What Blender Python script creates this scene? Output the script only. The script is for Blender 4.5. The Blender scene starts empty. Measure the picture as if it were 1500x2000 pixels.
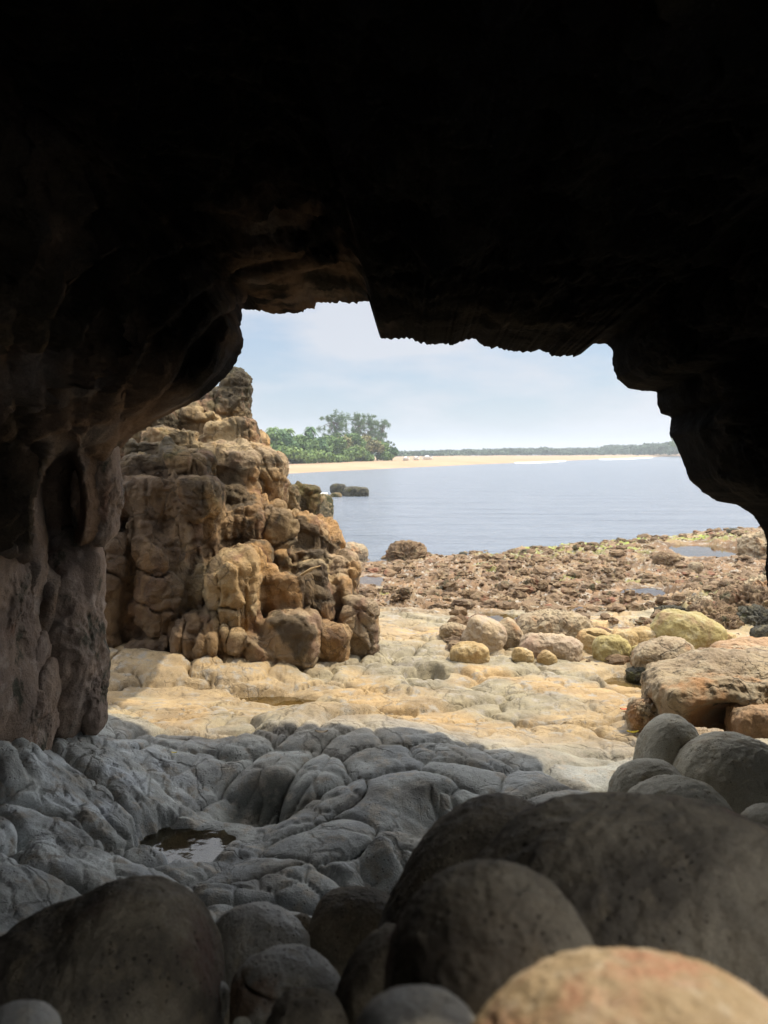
import bpy, math, random
import numpy as np
R_ = math.radians
random.seed(7)
# ------------------------------------------------------------------ camera, sky, sun, exposure
sc = bpy.context.scene
F = 1700.0          # focal length in photograph pixels (1500 x 2000)
HZ = 884.0          # horizon row
EYE = 2.5           # eye height above the sea
cam_d = bpy.data.cameras.new('camera'); cam = bpy.data.objects.new('camera', cam_d)
sc.collection.objects.link(cam); sc.camera = cam
cam.location = (0, 0, EYE); cam.rotation_euler = (R_(90), 0, 0)
cam_d.sensor_fit = 'VERTICAL'; cam_d.sensor_height = 24; cam_d.lens = F / 2000 * 24
cam_d.shift_y = -(1000 - HZ) / 2000
cam_d.clip_start = 0.02; cam_d.clip_end = 20000
cam_d.dof.use_dof = True; cam_d.dof.focus_distance = 7.0; cam_d.dof.aperture_fstop = 2.4

SUN_EL, SUN_AZ = 60.0, 70.0      # azimuth clockwise from +Y (the view direction)
sd = np.array([math.sin(R_(SUN_AZ)) * math.cos(R_(SUN_EL)), math.cos(R_(SUN_AZ)) * math.cos(R_(SUN_EL)), math.sin(R_(SUN_EL))])
W = bpy.data.worlds.new('World'); sc.world = W; W.use_nodes = True
nt = W.node_tree; nt.nodes.clear()
def wn(t, **k):
    n = nt.nodes.new(t)
    for a, b in k.items(): setattr(n, a, b)
    return n
wo = wn('ShaderNodeOutputWorld'); bg = wn('ShaderNodeBackground'); sky = wn('ShaderNodeTexSky', sky_type='NISHITA')
sky.sun_disc = False; sky.sun_elevation = R_(SUN_EL); sky.sun_rotation = R_(SUN_AZ); sky.altitude = 0
sky.air_density = 1.0; sky.dust_density = 1.0; sky.ozone_density = 1.5
tc = wn('ShaderNodeTexCoord'); mp = wn('ShaderNodeMapping'); mp.inputs['Scale'].default_value = (1, 1, 3.2)
cn = wn('ShaderNodeTexNoise'); cn.inputs['Scale'].default_value = 3.4; cn.inputs['Detail'].default_value = 7; cn.inputs['Roughness'].default_value = .52
cr = wn('ShaderNodeMapRange'); cr.inputs['From Min'].default_value = .45; cr.inputs['From Max'].default_value = .58; cr.inputs['To Min'].default_value = .0; cr.inputs['To Max'].default_value = .85
mx = wn('ShaderNodeMix', data_type='RGBA')
mx.inputs[7].default_value = (3.5, 3.6, 3.9, 1)
nt.links.new(tc.outputs['Generated'], mp.inputs[0]); nt.links.new(mp.outputs[0], cn.inputs['Vector'])
nt.links.new(cn.outputs['Fac'], cr.inputs['Value']); nt.links.new(cr.outputs[0], mx.inputs[0])
sx = wn('ShaderNodeSeparateXYZ'); er = wn('ShaderNodeMapRange', interpolation_type='SMOOTHSTEP')   # brighter sky above the view, added to fill the shade
er.inputs['From Min'].default_value = .16; er.inputs['From Max'].default_value = .5; er.inputs['To Min'].default_value = 0; er.inputs['To Max'].default_value = .85
vm = wn('ShaderNodeMix', data_type='RGBA'); vm.inputs[7].default_value = (13.0, 13.1, 13.4, 1)
nt.links.new(tc.outputs['Generated'], sx.inputs[0]); nt.links.new(sx.outputs[2], er.inputs[0]); nt.links.new(er.outputs[0], vm.inputs[0])
m0 = wn('ShaderNodeMix', data_type='RGBA'); m0.inputs[0].default_value = .72; m0.inputs[7].default_value = (1.6, 2.1, 2.85, 1)
nt.links.new(sky.outputs[0], m0.inputs[6]); nt.links.new(m0.outputs[2], mx.inputs[6]); nt.links.new(mx.outputs[2], vm.inputs[6]); nt.links.new(vm.outputs[2], bg.inputs[0])
bg.inputs[1].default_value = 0.145
nt.links.new(bg.outputs[0], wo.inputs[0])
sl = bpy.data.lights.new('sun', 'SUN'); sl.energy = 3.3; sl.angle = R_(.5); sl.color = (1, .88, .69)
so = bpy.data.objects.new('sun', sl); sc.collection.objects.link(so)
from mathutils import Vector
so.rotation_euler = Vector(tuple(sd)).to_track_quat('Z', 'Y').to_euler(); so.location = (5, 5, 30)
sc.view_settings.view_transform = 'Standard'; sc.view_settings.look = 'None'
sc.view_settings.exposure = 0.5; sc.view_settings.gamma = 1
sc.cycles.max_bounces = 6; sc.cycles.diffuse_bounces = 4; sc.cycles.transparent_max_bounces = 12
sc.cycles.caustics_reflective = False; sc.cycles.caustics_refractive = False
sc.cycles.use_denoising = True

# ------------------------------------------------------------------ helpers
def un(px, py, Y): return np.array([(px - 750) / F * Y, Y, EYE - (py - HZ) / F * Y])
def sm(a, b, x):
    t = np.clip((x - a) / (b - a), 0, 1); return t * t * (3 - 2 * t)
_g = np.random.RandomState(5).normal(size=(256, 3)).astype(np.float32)
_g /= np.linalg.norm(_g, axis=1)[:, None]
_pm = np.random.RandomState(9).permutation(256).astype(np.int32); _pm = np.concatenate([_pm, _pm, _pm])
def pn(P, seed=0):
    P = np.asarray(P, np.float32) + np.float32(seed * 17.31 + 100)
    I = np.floor(P).astype(np.int32); f = P - I; u = f * f * f * (f * (f * 6 - 15) + 10); I &= 255
    out = 0
    for dx in (0, 1):
        hx = _pm[I[..., 0] + dx]; wx = u[..., 0] if dx else 1 - u[..., 0]
        for dy in (0, 1):
            hy = _pm[hx + I[..., 1] + dy]; wy = u[..., 1] if dy else 1 - u[..., 1]
            for dz in (0, 1):
                h = _pm[hy + I[..., 2] + dz]; wz = u[..., 2] if dz else 1 - u[..., 2]
                g = _g[h]
                out = out + wx * wy * wz * (g[..., 0] * (f[..., 0] - dx) + g[..., 1] * (f[..., 1] - dy) + g[..., 2] * (f[..., 2] - dz))
    return out * 1.5
def fbm(P, oc=4, seed=0, ridge=False, gain=.5):
    s, a, q = 0, 1.0, np.asarray(P, np.float32)
    for i in range(oc):
        v = pn(q, seed + i)
        s = s + a * ((1 - np.abs(v) * 2) if ridge else v); a *= gain; q = q * 2.03
    return s
def worley(P, seed=0, jit=.85):
    """2-D cells: distances to nearest and second nearest, and a random number of the cell"""
    P = np.asarray(P, np.float32); I = np.floor(P).astype(np.int32)
    f1 = np.full(P.shape[:-1], 9., np.float32); f2 = f1.copy(); cid = np.zeros_like(f1)
    def h(a, b, k): 
        v = np.sin((a * 127.1 + b * 311.7 + k * 74.7 + seed * 13.3).astype(np.float64)) * 43758.5453
        return (v - np.floor(v)).astype(np.float32)
    for dx in (-1, 0, 1):
        for dy in (-1, 0, 1):
            a = I[..., 0] + dx; b = I[..., 1] + dy
            x = a + .5 + (h(a, b, 1) - .5) * jit; y = b + .5 + (h(a, b, 2) - .5) * jit
            d = np.sqrt((x - P[..., 0]) ** 2 + (y - P[..., 1]) ** 2)
            n = d < f1
            f2 = np.where(n, f1, np.minimum(f2, d)); cid = np.where(n, h(a, b, 3), cid); f1 = np.where(n, d, f1)
    return f1, f2, cid
def make(name, V, Fc, mat, parent=None, loc=None, label=None, cat=None, group=None, kind=None, smooth=True, col=None):
    V = np.asarray(V, np.float32); Fc = np.asarray(Fc, np.int32)
    if loc is None: loc = (0, 0, 0)
    V = V - np.asarray(loc, np.float32)
    me = bpy.data.meshes.new(name); k = Fc.shape[1]
    me.vertices.add(len(V)); me.vertices.foreach_set('co', V.ravel())
    me.loops.add(Fc.size); me.loops.foreach_set('vertex_index', Fc.ravel())
    me.polygons.add(len(Fc)); me.polygons.foreach_set('loop_start', np.arange(0, Fc.size, k, dtype=np.int32))
    me.polygons.foreach_set('loop_total', np.full(len(Fc), k, np.int32))
    me.polygons.foreach_set('use_smooth', np.full(len(Fc), smooth))
    me.update(calc_edges=True)
    if col is not None:
        for nm, c in col.items():
            at = me.color_attributes.new(nm, 'FLOAT_COLOR', 'POINT')
            c4 = np.concatenate([c, np.ones((len(c), 1))], 1).astype(np.float32)
            at.data.foreach_set('color', c4.ravel())
    for m in (mat if isinstance(mat, (list, tuple)) else [mat]): me.materials.append(m)
    o = bpy.data.objects.new(name, me); sc.collection.objects.link(o); o.location = loc
    if parent is not None:
        o.parent = parent; o.location = tuple(np.asarray(loc) - np.asarray(parent.location))
    tag(o, label, cat, group, kind)
    return o
def tag(o, label=None, cat=None, group=None, kind=None):
    for k, v in (('label', label), ('category', cat), ('group', group), ('kind', kind)):
        if v: o[k] = v
def empty(name, loc, **k):
    o = bpy.data.objects.new(name, None); sc.collection.objects.link(o); o.location = loc; o.empty_display_size = .1
    tag(o, **k); return o
def grid_faces(nr, nc, wrap=False):
    r = np.arange(nr - 1)[:, None]; c = np.arange(nc if wrap else nc - 1)[None]
    c2 = (c + 1) % nc
    return np.stack([r * nc + c, r * nc + c2, (r + 1) * nc + c2, (r + 1) * nc + c], -1).reshape(-1, 4)
_cs = {}
def cube_sphere(n):
    if n in _cs: return _cs[n]
    a = np.tan(np.linspace(-1, 1, n + 1) * math.pi / 4); A, B = np.meshgrid(a, a, indexing='ij'); O = np.ones_like(A)
    fs = [(O, A, B), (-O, B, A), (B, O, A), (A, -O, B), (A, B, O), (B, A, -O)]
    P = np.concatenate([np.stack(f, -1).reshape(-1, 3) for f in fs])
    Q = np.concatenate([grid_faces(n + 1, n + 1) + i * (n + 1) ** 2 for i in range(6)])
    key = np.round(P * 1e5).astype(np.int64)
    _, idx, inv = np.unique(key, axis=0, return_index=True, return_inverse=True)
    P = P[idx]; Q = inv.reshape(-1)[Q]
    P = P / np.linalg.norm(P, axis=1)[:, None]
    _cs[n] = (P.astype(np.float32), Q); return _cs[n]

# ------------------------------------------------------------------ materials
class NT:
    def __init__(s, name):
        s.m = bpy.data.materials.new(name); s.m.use_nodes = True; s.t = s.m.node_tree; s.t.nodes.clear()
        s.o = s.n('ShaderNodeOutputMaterial'); s.b = s.n('ShaderNodeBsdfPrincipled'); s.l(s.b, 0, s.o, 0)
        s.g = s.n('ShaderNodeNewGeometry'); s.pos = (s.g, 'Position')
    def n(s, t, **k):
        n = s.t.nodes.new(t)
        for a, b in k.items(): setattr(n, a, b)
        return n
    def l(s, a, ao, b, bi): s.t.links.new(a.outputs[ao], b.inputs[bi])
    def put(s, n, i, v):
        if isinstance(v, tuple) and hasattr(v[0], 'outputs'): s.l(v[0], v[1], n, i)
        else: n.inputs[i].default_value = v
    def noise(s, sc_, det=6, ro=.55, vec=None, dist=0):
        n = s.n('ShaderNodeTexNoise'); n.inputs['Scale'].default_value = sc_; n.inputs['Detail'].default_value = det
        n.inputs['Roughness'].default_value = ro; n.inputs['Distortion'].default_value = dist
        s.put(n, 'Vector', vec or s.pos); return (n, 'Fac')
    def vor(s, sc_, vec=None, feat='F1', rnd=1):
        n = s.n('ShaderNodeTexVoronoi', feature=feat); n.inputs['Scale'].default_value = sc_; n.inputs['Randomness'].default_value = rnd
        s.put(n, 'Vector', vec or s.pos); return (n, 'Distance')
    def rng(s, v, a, b, c=0, d=1):
        n = s.n('ShaderNodeMapRange', interpolation_type='SMOOTHSTEP'); s.put(n, 0, v)
        for i, q in enumerate((a, b, c, d)): n.inputs[i + 1].default_value = q
        return (n, 0)
    def mix(s, f, a, b):
        n = s.n('ShaderNodeMix', data_type='RGBA'); s.put(n, 0, f)
        s.put(n, 6, a if hasattr(a[0], 'outputs') else tuple(a) + (1,)); s.put(n, 7, b if hasattr(b[0], 'outputs') else tuple(b) + (1,))
        return (n, 2)
    def math(s, op, a, b=0):
        n = s.n('ShaderNodeMath', operation=op); s.put(n, 0, a); s.put(n, 1, b); return (n, 0)
    def stretch(s, sc3):
        n = s.n('ShaderNodeMapping'); s.l(s.g, 'Position', n, 0); n.inputs['Scale'].default_value = sc3; return (n, 0)
    def bump(s, h, st, dist=1.0, prev=None):
        n = s.n('ShaderNodeBump'); n.inputs['Strength'].default_value = st; n.inputs['Distance'].default_value = dist
        s.put(n, 'Height', h)
        if prev: s.put(n, 'Normal', prev)
        return (n, 0)
def rock(name, a, b, c=None, cracks=0, cscale=1., stain=None, stain_amt=.5, moss=None, moss_amt=.5, pits=.5, bump=1., scale=1., rough=.85, spec=.3, fine=1., attr=None):
    m = NT(name); P = m.noise
    base = m.mix(m.rng(P(2.2 * scale, 8, .62), .38, .62), a, b)
    if attr:
        at = m.n('ShaderNodeAttribute', attribute_name=attr)
        base = (at, 'Color')
        v = m.mix(m.rng(P(3.0 * scale, 9, .65), .3, .7), (.72, .72, .74), (1.22, 1.2, 1.14))
        mm = m.n('ShaderNodeMix', data_type='RGBA', blend_type='MULTIPLY'); mm.inputs[0].default_value = 1
        m.put(mm, 6, base); m.put(mm, 7, v); base = (mm, 2)
    if c: base = m.mix(m.rng(P(9 * scale, 7, .6), .5, .68), base, c)
    if stain: base = m.mix(m.rng(P(1.9 * scale, 6, .6, m.stretch((1.3, 1.3, .8))), .62 - .25 * stain_amt, .72 - .15 * stain_amt), base, stain)
    if moss: base = m.mix(m.rng(P(3.1 * scale, 9, .68, m.stretch((1, 1, .7))), .64 - .28 * moss_amt, .72 - .26 * moss_amt), base, moss)
    # mineral grain
    gr = m.rng(P(150 * scale, 3, .7), .25, .75, .8, 1.2)
    mg = m.n('ShaderNodeMix', data_type='RGBA', blend_type='MULTIPLY'); mg.inputs[0].default_value = 1; m.put(mg, 6, base); m.put(mg, 7, gr); base = (mg, 2)
    pit = m.rng(m.vor(38 * scale), .10, .24); pmask = m.rng(P(5 * scale, 4), .62 - .2 * pits, .70 - .1 * pits)
    pitv = m.math('MULTIPLY', m.math('SUBTRACT', 1.0, pit), pmask)
    base = m.mix(m.math('MULTIPLY', pitv, .55), base, (.045, .04, .035))
    m.put(m.b, 'Base Color', base)
    m.put(m.b, 'Roughness', m.rng(P(4, 4), .3, .7, rough - .12, rough + .08)); m.b.inputs['Specular IOR Level'].default_value = spec
    h = None
    if cracks:
        dn = m.n('ShaderNodeTexNoise'); dn.inputs['Scale'].default_value = 1.7 * cscale; dn.inputs['Detail'].default_value = 5; m.l(m.g, 'Position', dn, 'Vector')
        va = m.n('ShaderNodeVectorMath', operation='MULTIPLY_ADD'); m.l(dn, 'Color', va, 0); va.inputs[1].default_value = (.75 / cscale,) * 3; m.l(m.g, 'Position', va, 2)
        ce = m.vor(1.9 * cscale, (va, 0), 'DISTANCE_TO_EDGE'); ce2 = m.vor(5.0 * cscale, (va, 0), 'DISTANCE_TO_EDGE')
        c1 = m.math('MULTIPLY', m.math('SUBTRACT', 1.0, m.rng(ce, .0, .035)), m.rng(P(1.1 * cscale, 3), .42, .56))
        c2 = m.math('MULTIPLY', m.math('SUBTRACT', 1.0, m.rng(ce2, .0, .05)), m.rng(P(1.9 * cscale, 3), .52, .66))
        cc = m.math('MAXIMUM', c1, c2)
        base = m.mix(m.math('MULTIPLY', cc, .62 * cracks), base, (.06, .048, .035)); m.put(m.b, 'Base Color', base)
        h = m.bump(m.math('MULTIPLY', cc, -1.0), .8 * cracks, .03)
    h = m.bump(P(7 * scale, 10, .62), .55 * bump, .05, h)
    h = m.bump(P(42 * scale, 8, .7), .55 * bump * fine, .012, h)
    h = m.bump(m.math('MULTIPLY', pitv, -1.0), .7 * pits, .012, h)
    m.put(m.b, 'Normal', h)
    return m.m
M = {}
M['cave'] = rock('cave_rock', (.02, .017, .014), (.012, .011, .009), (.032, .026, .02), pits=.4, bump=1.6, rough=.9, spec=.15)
M['wall'] = rock('cave_wall_rock', (.30, .215, .155), (.19, .14, .11), (.34, .27, .22), stain=(.22, .12, .075), stain_amt=.25, moss=(.06, .055, .035), moss_amt=.35, pits=.6, bump=1.3)
M['ground'] = rock('shore_rock', (.4, .36, .29), (.3, .3, .27), (.33, .30, .25), attr='tint', pits=.75, bump=1.0, rough=.82, cracks=.5)
M['tan'] = rock('tan_sandstone', (.42, .29, .15), (.30, .20, .11), (.36, .30, .20), stain=(.40, .19, .07), stain_amt=.35, moss=(.085, .075, .03), moss_amt=.28, pits=.5, bump=1.5)
M['orange'] = rock('orange_sandstone', (.42, .28, .165), (.33, .21, .12), (.38, .29, .20), stain=(.42, .22, .09), stain_amt=.4, moss=(.11, .085, .035), moss_amt=.2, pits=.4, bump=1.5)
M['mossy'] = rock('algae_covered_sandstone', (.26, .19, .10), (.15, .115, .06), (.20, .15, .08), stain=(.30, .16, .07), stain_amt=.2, moss=(.050, .048, .018), moss_amt=.62, pits=.7, bump=1.9, fine=1.4)
M['red'] = rock('reddish_sandstone', (.34, .21, .15), (.24, .15, .11), (.32, .24, .17), stain=(.20, .10, .07), stain_amt=.3, moss=(.07, .055, .03), moss_amt=.35, pits=.5, bump=1.4)
M['slab'] = rock('pale_sandstone', (.44, .34, .22), (.35, .27, .19), (.40, .33, .25), stain=(.34, .24, .17), stain_amt=.3, pits=.5, bump=1.2)
M['dark'] = rock('dark_crusted_rock', (.085, .08, .06), (.045, .042, .034), (.15, .13, .08), moss=(.09, .085, .03), moss_amt=.3, pits=1, bump=2.2, fine=1.6)
M['grey'] = rock('grey_boulder_stone', (.52, .48, .38), (.40, .36, .27), (.44, .38, .27), stain=(.24, .19, .13), stain_amt=.25, pits=1.0, bump=.8, scale=1.3, rough=.75)
M['cobble'] = rock('smooth_boulder_stone', (.52, .50, .44), (.36, .345, .31), (.42, .38, .30), stain=(.22, .15, .10), stain_amt=.15, pits=1.1, bump=.8, scale=1.6, rough=.52, spec=.5)
M['dusky'] = rock('dusky_boulder_stone', (.33, .275, .195), (.12, .10, .075), (.23, .185, .125), stain=(.17, .11, .085), stain_amt=.15, pits=1.2, bump=1.1, scale=1.5, rough=.75)
M['pink'] = rock('blotched_boulder_stone', (.48, .37, .24), (.36, .26, .15), (.50, .41, .30), stain=(.47, .25, .16), stain_amt=.6, pits=.7, bump=.8, scale=3.2, rough=.75)
M['green'] = rock('olive_yellow_boulder', (.38, .31, .13), (.29, .235, .10), (.38, .33, .19), stain=(.26, .18, .09), stain_amt=.3, pits=.6, bump=1.0)
M['yellow'] = rock('yellow_boulder', (.46, .34, .17), (.36, .255, .12), (.46, .37, .23), stain=(.38, .22, .10), stain_amt=.35, pits=.6, bump=1.1)
M['brown'] = rock('brown_shore_rock', (.38, .30, .19), (.27, .205, .135), (.35, .29, .20), cracks=.8, cscale=1.5, stain=(.38, .22, .11), stain_amt=.3, moss=(.08, .065, .045), moss_amt=.15, pits=.6, bump=1.3)
M['reef'] = rock('reef_rubble_rock', (.21, .14, .08), (.12, .078, .046), (.27, .20, .115), stain=(.22, .10, .06), stain_amt=.2, moss=(.07, .06, .03), moss_amt=.3, pits=.8, bump=1.6)

def plain(name, c, rough=.8, c2=None, sc_=3, bump=0):
    m = NT(name)
    m.put(m.b, 'Base Color', m.mix(m.rng(m.noise(sc_, 6), .35, .65), c, c2) if c2 else tuple(c) + (1,))
    m.b.inputs['Roughness'].default_value = rough; m.b.inputs['Specular IOR Level'].default_value = .2
    if bump: m.put(m.b, 'Normal', m.bump(m.noise(sc_ * 5, 6), bump, .1))
    return m.m
def water_mat(name, deep, sc_, st, dist, rough=.08, ff=1.0):
    m = NT(name); m.b.inputs['IOR'].default_value = 1.33; m.b.inputs['Specular IOR Level'].default_value = .5
    m.put(m.b, 'Base Color', tuple(deep) + (1,)); m.b.inputs['Roughness'].default_value = rough
    v = m.stretch((.45, 1.5, 1)); h = m.bump(m.noise(sc_, 6, .6, v), st, dist)
    h = m.bump(m.noise(sc_ * .22, 3, .5, m.stretch((.25, 1.0, 1))), st * .6, dist * 3, h)
    m.put(m.b, 'Normal', h)
    return m.m
def pool_mat(name, tint):
    m = NT(name); m.t.nodes.remove(m.b)
    t = m.n('ShaderNodeBsdfTransparent'); t.inputs[0].default_value = tuple(tint) + (1,)
    g = m.n('ShaderNodeBsdfGlossy'); g.inputs['Roughness'].default_value = .03; g.inputs[0].default_value = (1, 1, 1, 1)
    f = m.n('ShaderNodeFresnel'); f.inputs[0].default_value = 1.33
    b = m.bump(m.noise(9, 3, .5), .05, .02); m.l(b[0], 0, g, 'Normal'); m.l(b[0], 0, f, 'Normal')
    x = m.n('ShaderNodeMixShader'); m.l(f, 0, x, 0); m.l(t, 0, x, 1); m.l(g, 0, x, 2); m.l(x, 0, m.o, 0)
    return m.m

# ------------------------------------------------------------------ blob: star-shaped surface of smoothly united rounded solids
def rotm(a):
    c, s = math.cos(R_(a)), math.sin(R_(a)); return np.array([[c, 0, s], [0, 1, 0], [-s, 0, c]])   # turn in the upright plane, counter-clockwise seen from the viewer
def rotz(a):
    c, s = math.cos(R_(a)), math.sin(R_(a)); return np.array([[c, -s, 0], [s, c, 0], [0, 0, 1]])
def prim(P, c, r, e, Rm):
    q = np.abs(((P - c) @ Rm) / r)
    if isinstance(e, (int, float)): e = (e, e)
    # e[0]: exponent in plan / profile
    k = ((q ** e[0]).sum(-1)) ** (1 / e[0])
    return (k - 1) * min(r)
def smin(a, b, k):
    h = np.clip(.5 + .5 * (b - a) / k, 0, 1); return b * (1 - h) + a * h - k * h * (1 - h)
cnt = [0]
def blob(name, px, py, rx, ry, Y, mat, d=.9, e=2.3, rot=0, yaw=0, add=(), cut=(), k=.25, n=36, na=.06, nf=1.6, rough=0., strata=0., seed=None,
         label=None, cat=None, group=None, parent=None, kind=None, fb=4):
    """centre (px,py) and half sizes in photograph pixels at distance Y; d = depth radius relative to the mean radius"""
    cnt[0] += 1; seed = cnt[0] if seed is None else seed
    C0 = un(px, py, Y); s = Y / F; r0 = np.array([rx * s, d * (rx + ry) / 2 * s, ry * s]); Rm = rotz(yaw) @ rotm(rot)
    prims = [(np.zeros(3), r0, e, Rm)]
    for a in add:   # (dpx, dpy, rx, ry, dY, rot)
        dx, dy, ax, ay, dY, ar = (list(a) + [0, 0])[:6]
        prims.append((np.array([dx * s, dY, -dy * s]), np.array([ax * s, d * (ax + ay) / 2 * s, ay * s]), e, rotz(yaw) @ rotm(ar)))
    Rr = float(r0.max()); kk = k * float(r0.min())
    D, Q = cube_sphere(n)
    far = max(np.linalg.norm(p[0]) + p[1].max() for p in prims) * 1.15
    T = np.linspace(0, far, 40)
    def f(P):
        v = prim(P, *prims[0])
        for p in prims[1:]: v = smin(v, prim(P, *p), kk)
        for a in cut:   # grooves: (dpx, dpy, rx, ry, dY, rot)
            dx, dy, ax, ay, dY, ar = a
            w = prim(P, np.array([dx * s, dY, -dy * s]), np.array([ax * s, (ax + ay) * s, ay * s]), 2, rotm(ar))
            v = -smin(-v, w, kk * .3)
        return v
    val = f(D[:, None, :] * T[None, :, None]) < 0
    last = np.where(val.any(1), val.shape[1] - 1 - np.argmax(val[:, ::-1], 1), 0)
    lo = T[last].copy(); hi = T[np.minimum(last + 1, 39)].copy()
    for _ in range(9):
        mid = (lo + hi) / 2; ins = f(D * mid[:, None]) < 0
        lo = np.where(ins, mid, lo); hi = np.where(ins, hi, mid)
    rad = (lo + hi) / 2
    P = D * rad[:, None]
    q = P / Rr
    disp = na * Rr * fbm(q * nf, 2, seed)
    disp = disp + na * .35 * Rr * fbm(q * nf * 3.1, fb, seed + 7)
    if rough: disp = disp + rough * Rr * (fbm(q * 3.2 + fbm(q * 2, 2, seed + 3)[:, None] * .4, 5, seed + 20, ridge=True, gain=.55) - .9) * .5
    if strata:
        zz = (P[:, 2] + .05 * Rr * fbm(q * 2, 2, seed + 5)) / Rr * 4.5
        disp = disp - strata * Rr * np.exp(-((zz - np.round(zz)) / .12) ** 2)
    disp = disp + .010 * Rr * fbm(q * 13, 3, seed + 40) - .020 * Rr * np.clip(fbm(q * 8, 3, seed + 41) - .42, 0, .3)
    P = D * (rad + disp)[:, None]
    base = C0 + np.array([0, 0, P[:, 2].min()])
    return make(name, P + C0, Q, mat, parent=parent, loc=tuple(base), label=label, cat=cat, group=group, kind=kind)

# ------------------------------------------------------------------ ground: one sheet, from under the cave to below the sea
cp = []
def c(px, py, Y): cp.append(un(px, py, Y))
def w(x, y, z): cp.append(np.array([x, y, z], float))
for x, y, z in [(-3, -3, .9), (0, -3, .9), (3, -3, .9), (-4, -9, 1.0), (0, -9, .8), (4, -9, 1.0), (-3, 0, 1.), (0, 0, .8), (3, 0, 1.), (-1.6, 1, .85), (0, 1, .65), (1.5, 1, .8), (-1.6, 2.5, .7), (-.5, 2.4, .5), (.3, 2.5, .45), (1, 2.6, .5), (2.2, 2.5, .8), (-3, 3, 1.1),
                (-4, 5, 1.2), (4, 4, 1.0), (3.2, 5, .7), (-6, 8, 1.0), (-5, 12, .6), (6, 8, .8), (8, 13, .5), (12, 20, .3), (-6, 18, -.4), (-3, 16, -.15), (-12, 30, -1.5),
                (0, 60, -3), (30, 60, -3), (-30, 60, -3), (50, 50, -2.5), (-3, 26, -1), (3, 27, -1), (9, 32, -1), (18, 36, -.9), (20, 28, .15), (25, 45, -2)]: w(x, y, z)
for a in [(0, 1480, 4.5), (0, 1600, 4.1), (0, 1720, 3.6), (90, 1475, 5.0), (190, 1430, 5.7), (200, 1530, 4.9), (120, 1620, 4.25), (300, 1620, 4.72), (250, 1690, 4.25), (310, 1450, 5.9), (340, 1530, 5.3), (300, 1560, 5.0),
          (370, 1520, 5.35), (200, 1390, 6.6), (330, 1385, 6.9), (420, 1375, 7.2),
          (380, 1560, 5.1), (500, 1600, 5.05), (560, 1610, 4.75), (460, 1625, 4.75),
          (450, 1440, 5.9), (560, 1420, 6.05), (650, 1398, 6.2), (780, 1412, 6.05), (520, 1520, 5.2), (600, 1500, 5.3), (700, 1480, 5.4), (700, 1560, 4.9), (640, 1610, 4.6), (760, 1640, 4.35),
          (800, 1700, 4.3), (730, 1765, 4.25), (560, 1800, 3.75), (450, 1750, 3.9), (400, 1720, 4.1), (560, 1670, 4.3), (480, 1660, 4.45), (640, 1720, 4.1), (690, 1700, 4.2), (850, 1540, 4.95), (845, 1640, 4.85), (900, 1600, 4.9),
          (880, 1440, 5.9), (1000, 1480, 5.6), (1080, 1470, 5.8), (1190, 1500, 5.6), (1150, 1550, 5.2), (1000, 1560, 5.0), (1060, 1600, 4.6),
          (600, 1400, 7.0), (760, 1420, 6.9), (900, 1425, 6.75), (1050, 1440, 6.6), (1190, 1450, 6.4), (1230, 1420, 6.8), (1350, 1500, 5.6),
          (240, 1295, 8.0), (360, 1292, 8.1), (500, 1298, 8.3), (620, 1300, 8.5), (740, 1290, 8.8), (260, 1368, 7.45), (400, 1366, 7.55), (540, 1360, 7.75), (640, 1352, 7.8),
          (700, 1378, 7.35), (830, 1395, 7.0), (870, 1330, 8.0), (900, 1290, 8.9), (1000, 1340, 8.0), (1000, 1270, 9.3), (1100, 1390, 7.2), (1150, 1330, 8.2), (1250, 1300, 9.0), (1400, 1400, 7.0),
          (780, 1225, 10.6), (870, 1235, 10.6), (950, 1230, 11), (1100, 1240, 10.8), (1300, 1215, 11.6), (720, 1180, 12.6), (1000, 1185, 13.2), (1250, 1170, 13.6), (1440, 1160, 13.4), (1520, 1230, 11),
          (720, 1130, 16.5), (900, 1130, 16.6), (1100, 1122, 17.2), (1300, 1120, 17.4), (1480, 1110, 18),
          (730, 1100, 19.6), (900, 1088, 20.7), (1000, 1079, 21.8), (1100, 1069, 23.0), (1200, 1060, 24.2), (1300, 1051, 25.4), (1400, 1041, 27.1), (1490, 1032, 28.7), (1650, 1022, 31)]: c(*a)
cp = np.array(cp)
def kx(x, y):
    s = np.maximum(y, -2) + 3.5; return np.stack([x / s * 5.5, np.log(s) * 5.5], -1)
Kc = kx(cp[:, 0], cp[:, 1])
def phi(d): return np.sqrt(d * d + .03 ** 2)
A = phi(np.linalg.norm(Kc[:, None] - Kc[None], axis=-1)) - np.eye(len(cp)) * .015
Wt = np.linalg.solve(A, cp[:, 2])
def base_h(x, y):
    q = kx(x, y).reshape(-1, 2); out = np.zeros(len(q))
    for i in range(0, len(q), 60000):
        out[i:i + 60000] = phi(np.linalg.norm(q[i:i + 60000, None] - Kc[None], axis=-1)) @ Wt
    return out.reshape(np.shape(x))
def blobmask(X, Y, px, py, rx, ry, z=.45, soft=.5):
    """elliptic mask round a place of the shore: centre pixel on level z, radii in pixels along x and metres along y"""
    Yc = (EYE - z) * F / (py - HZ); Xc = (px - 750) / F * Yc
    r = np.sqrt(((X - Xc) / (rx * Yc / F)) ** 2 + ((Y - Yc) / ry) ** 2); return 1 - sm(1 - soft, 1 + soft, r)
NR, NC = 1150, 1000
Yv = np.concatenate([np.linspace(-9, .8, 50)[:-1], np.exp(np.linspace(math.log(.8), math.log(60), NR - 49))])
sv = np.linspace(-1, 1, NC); tv = .5 * sv + .9 * np.sign(sv) * np.abs(sv) ** 6
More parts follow.
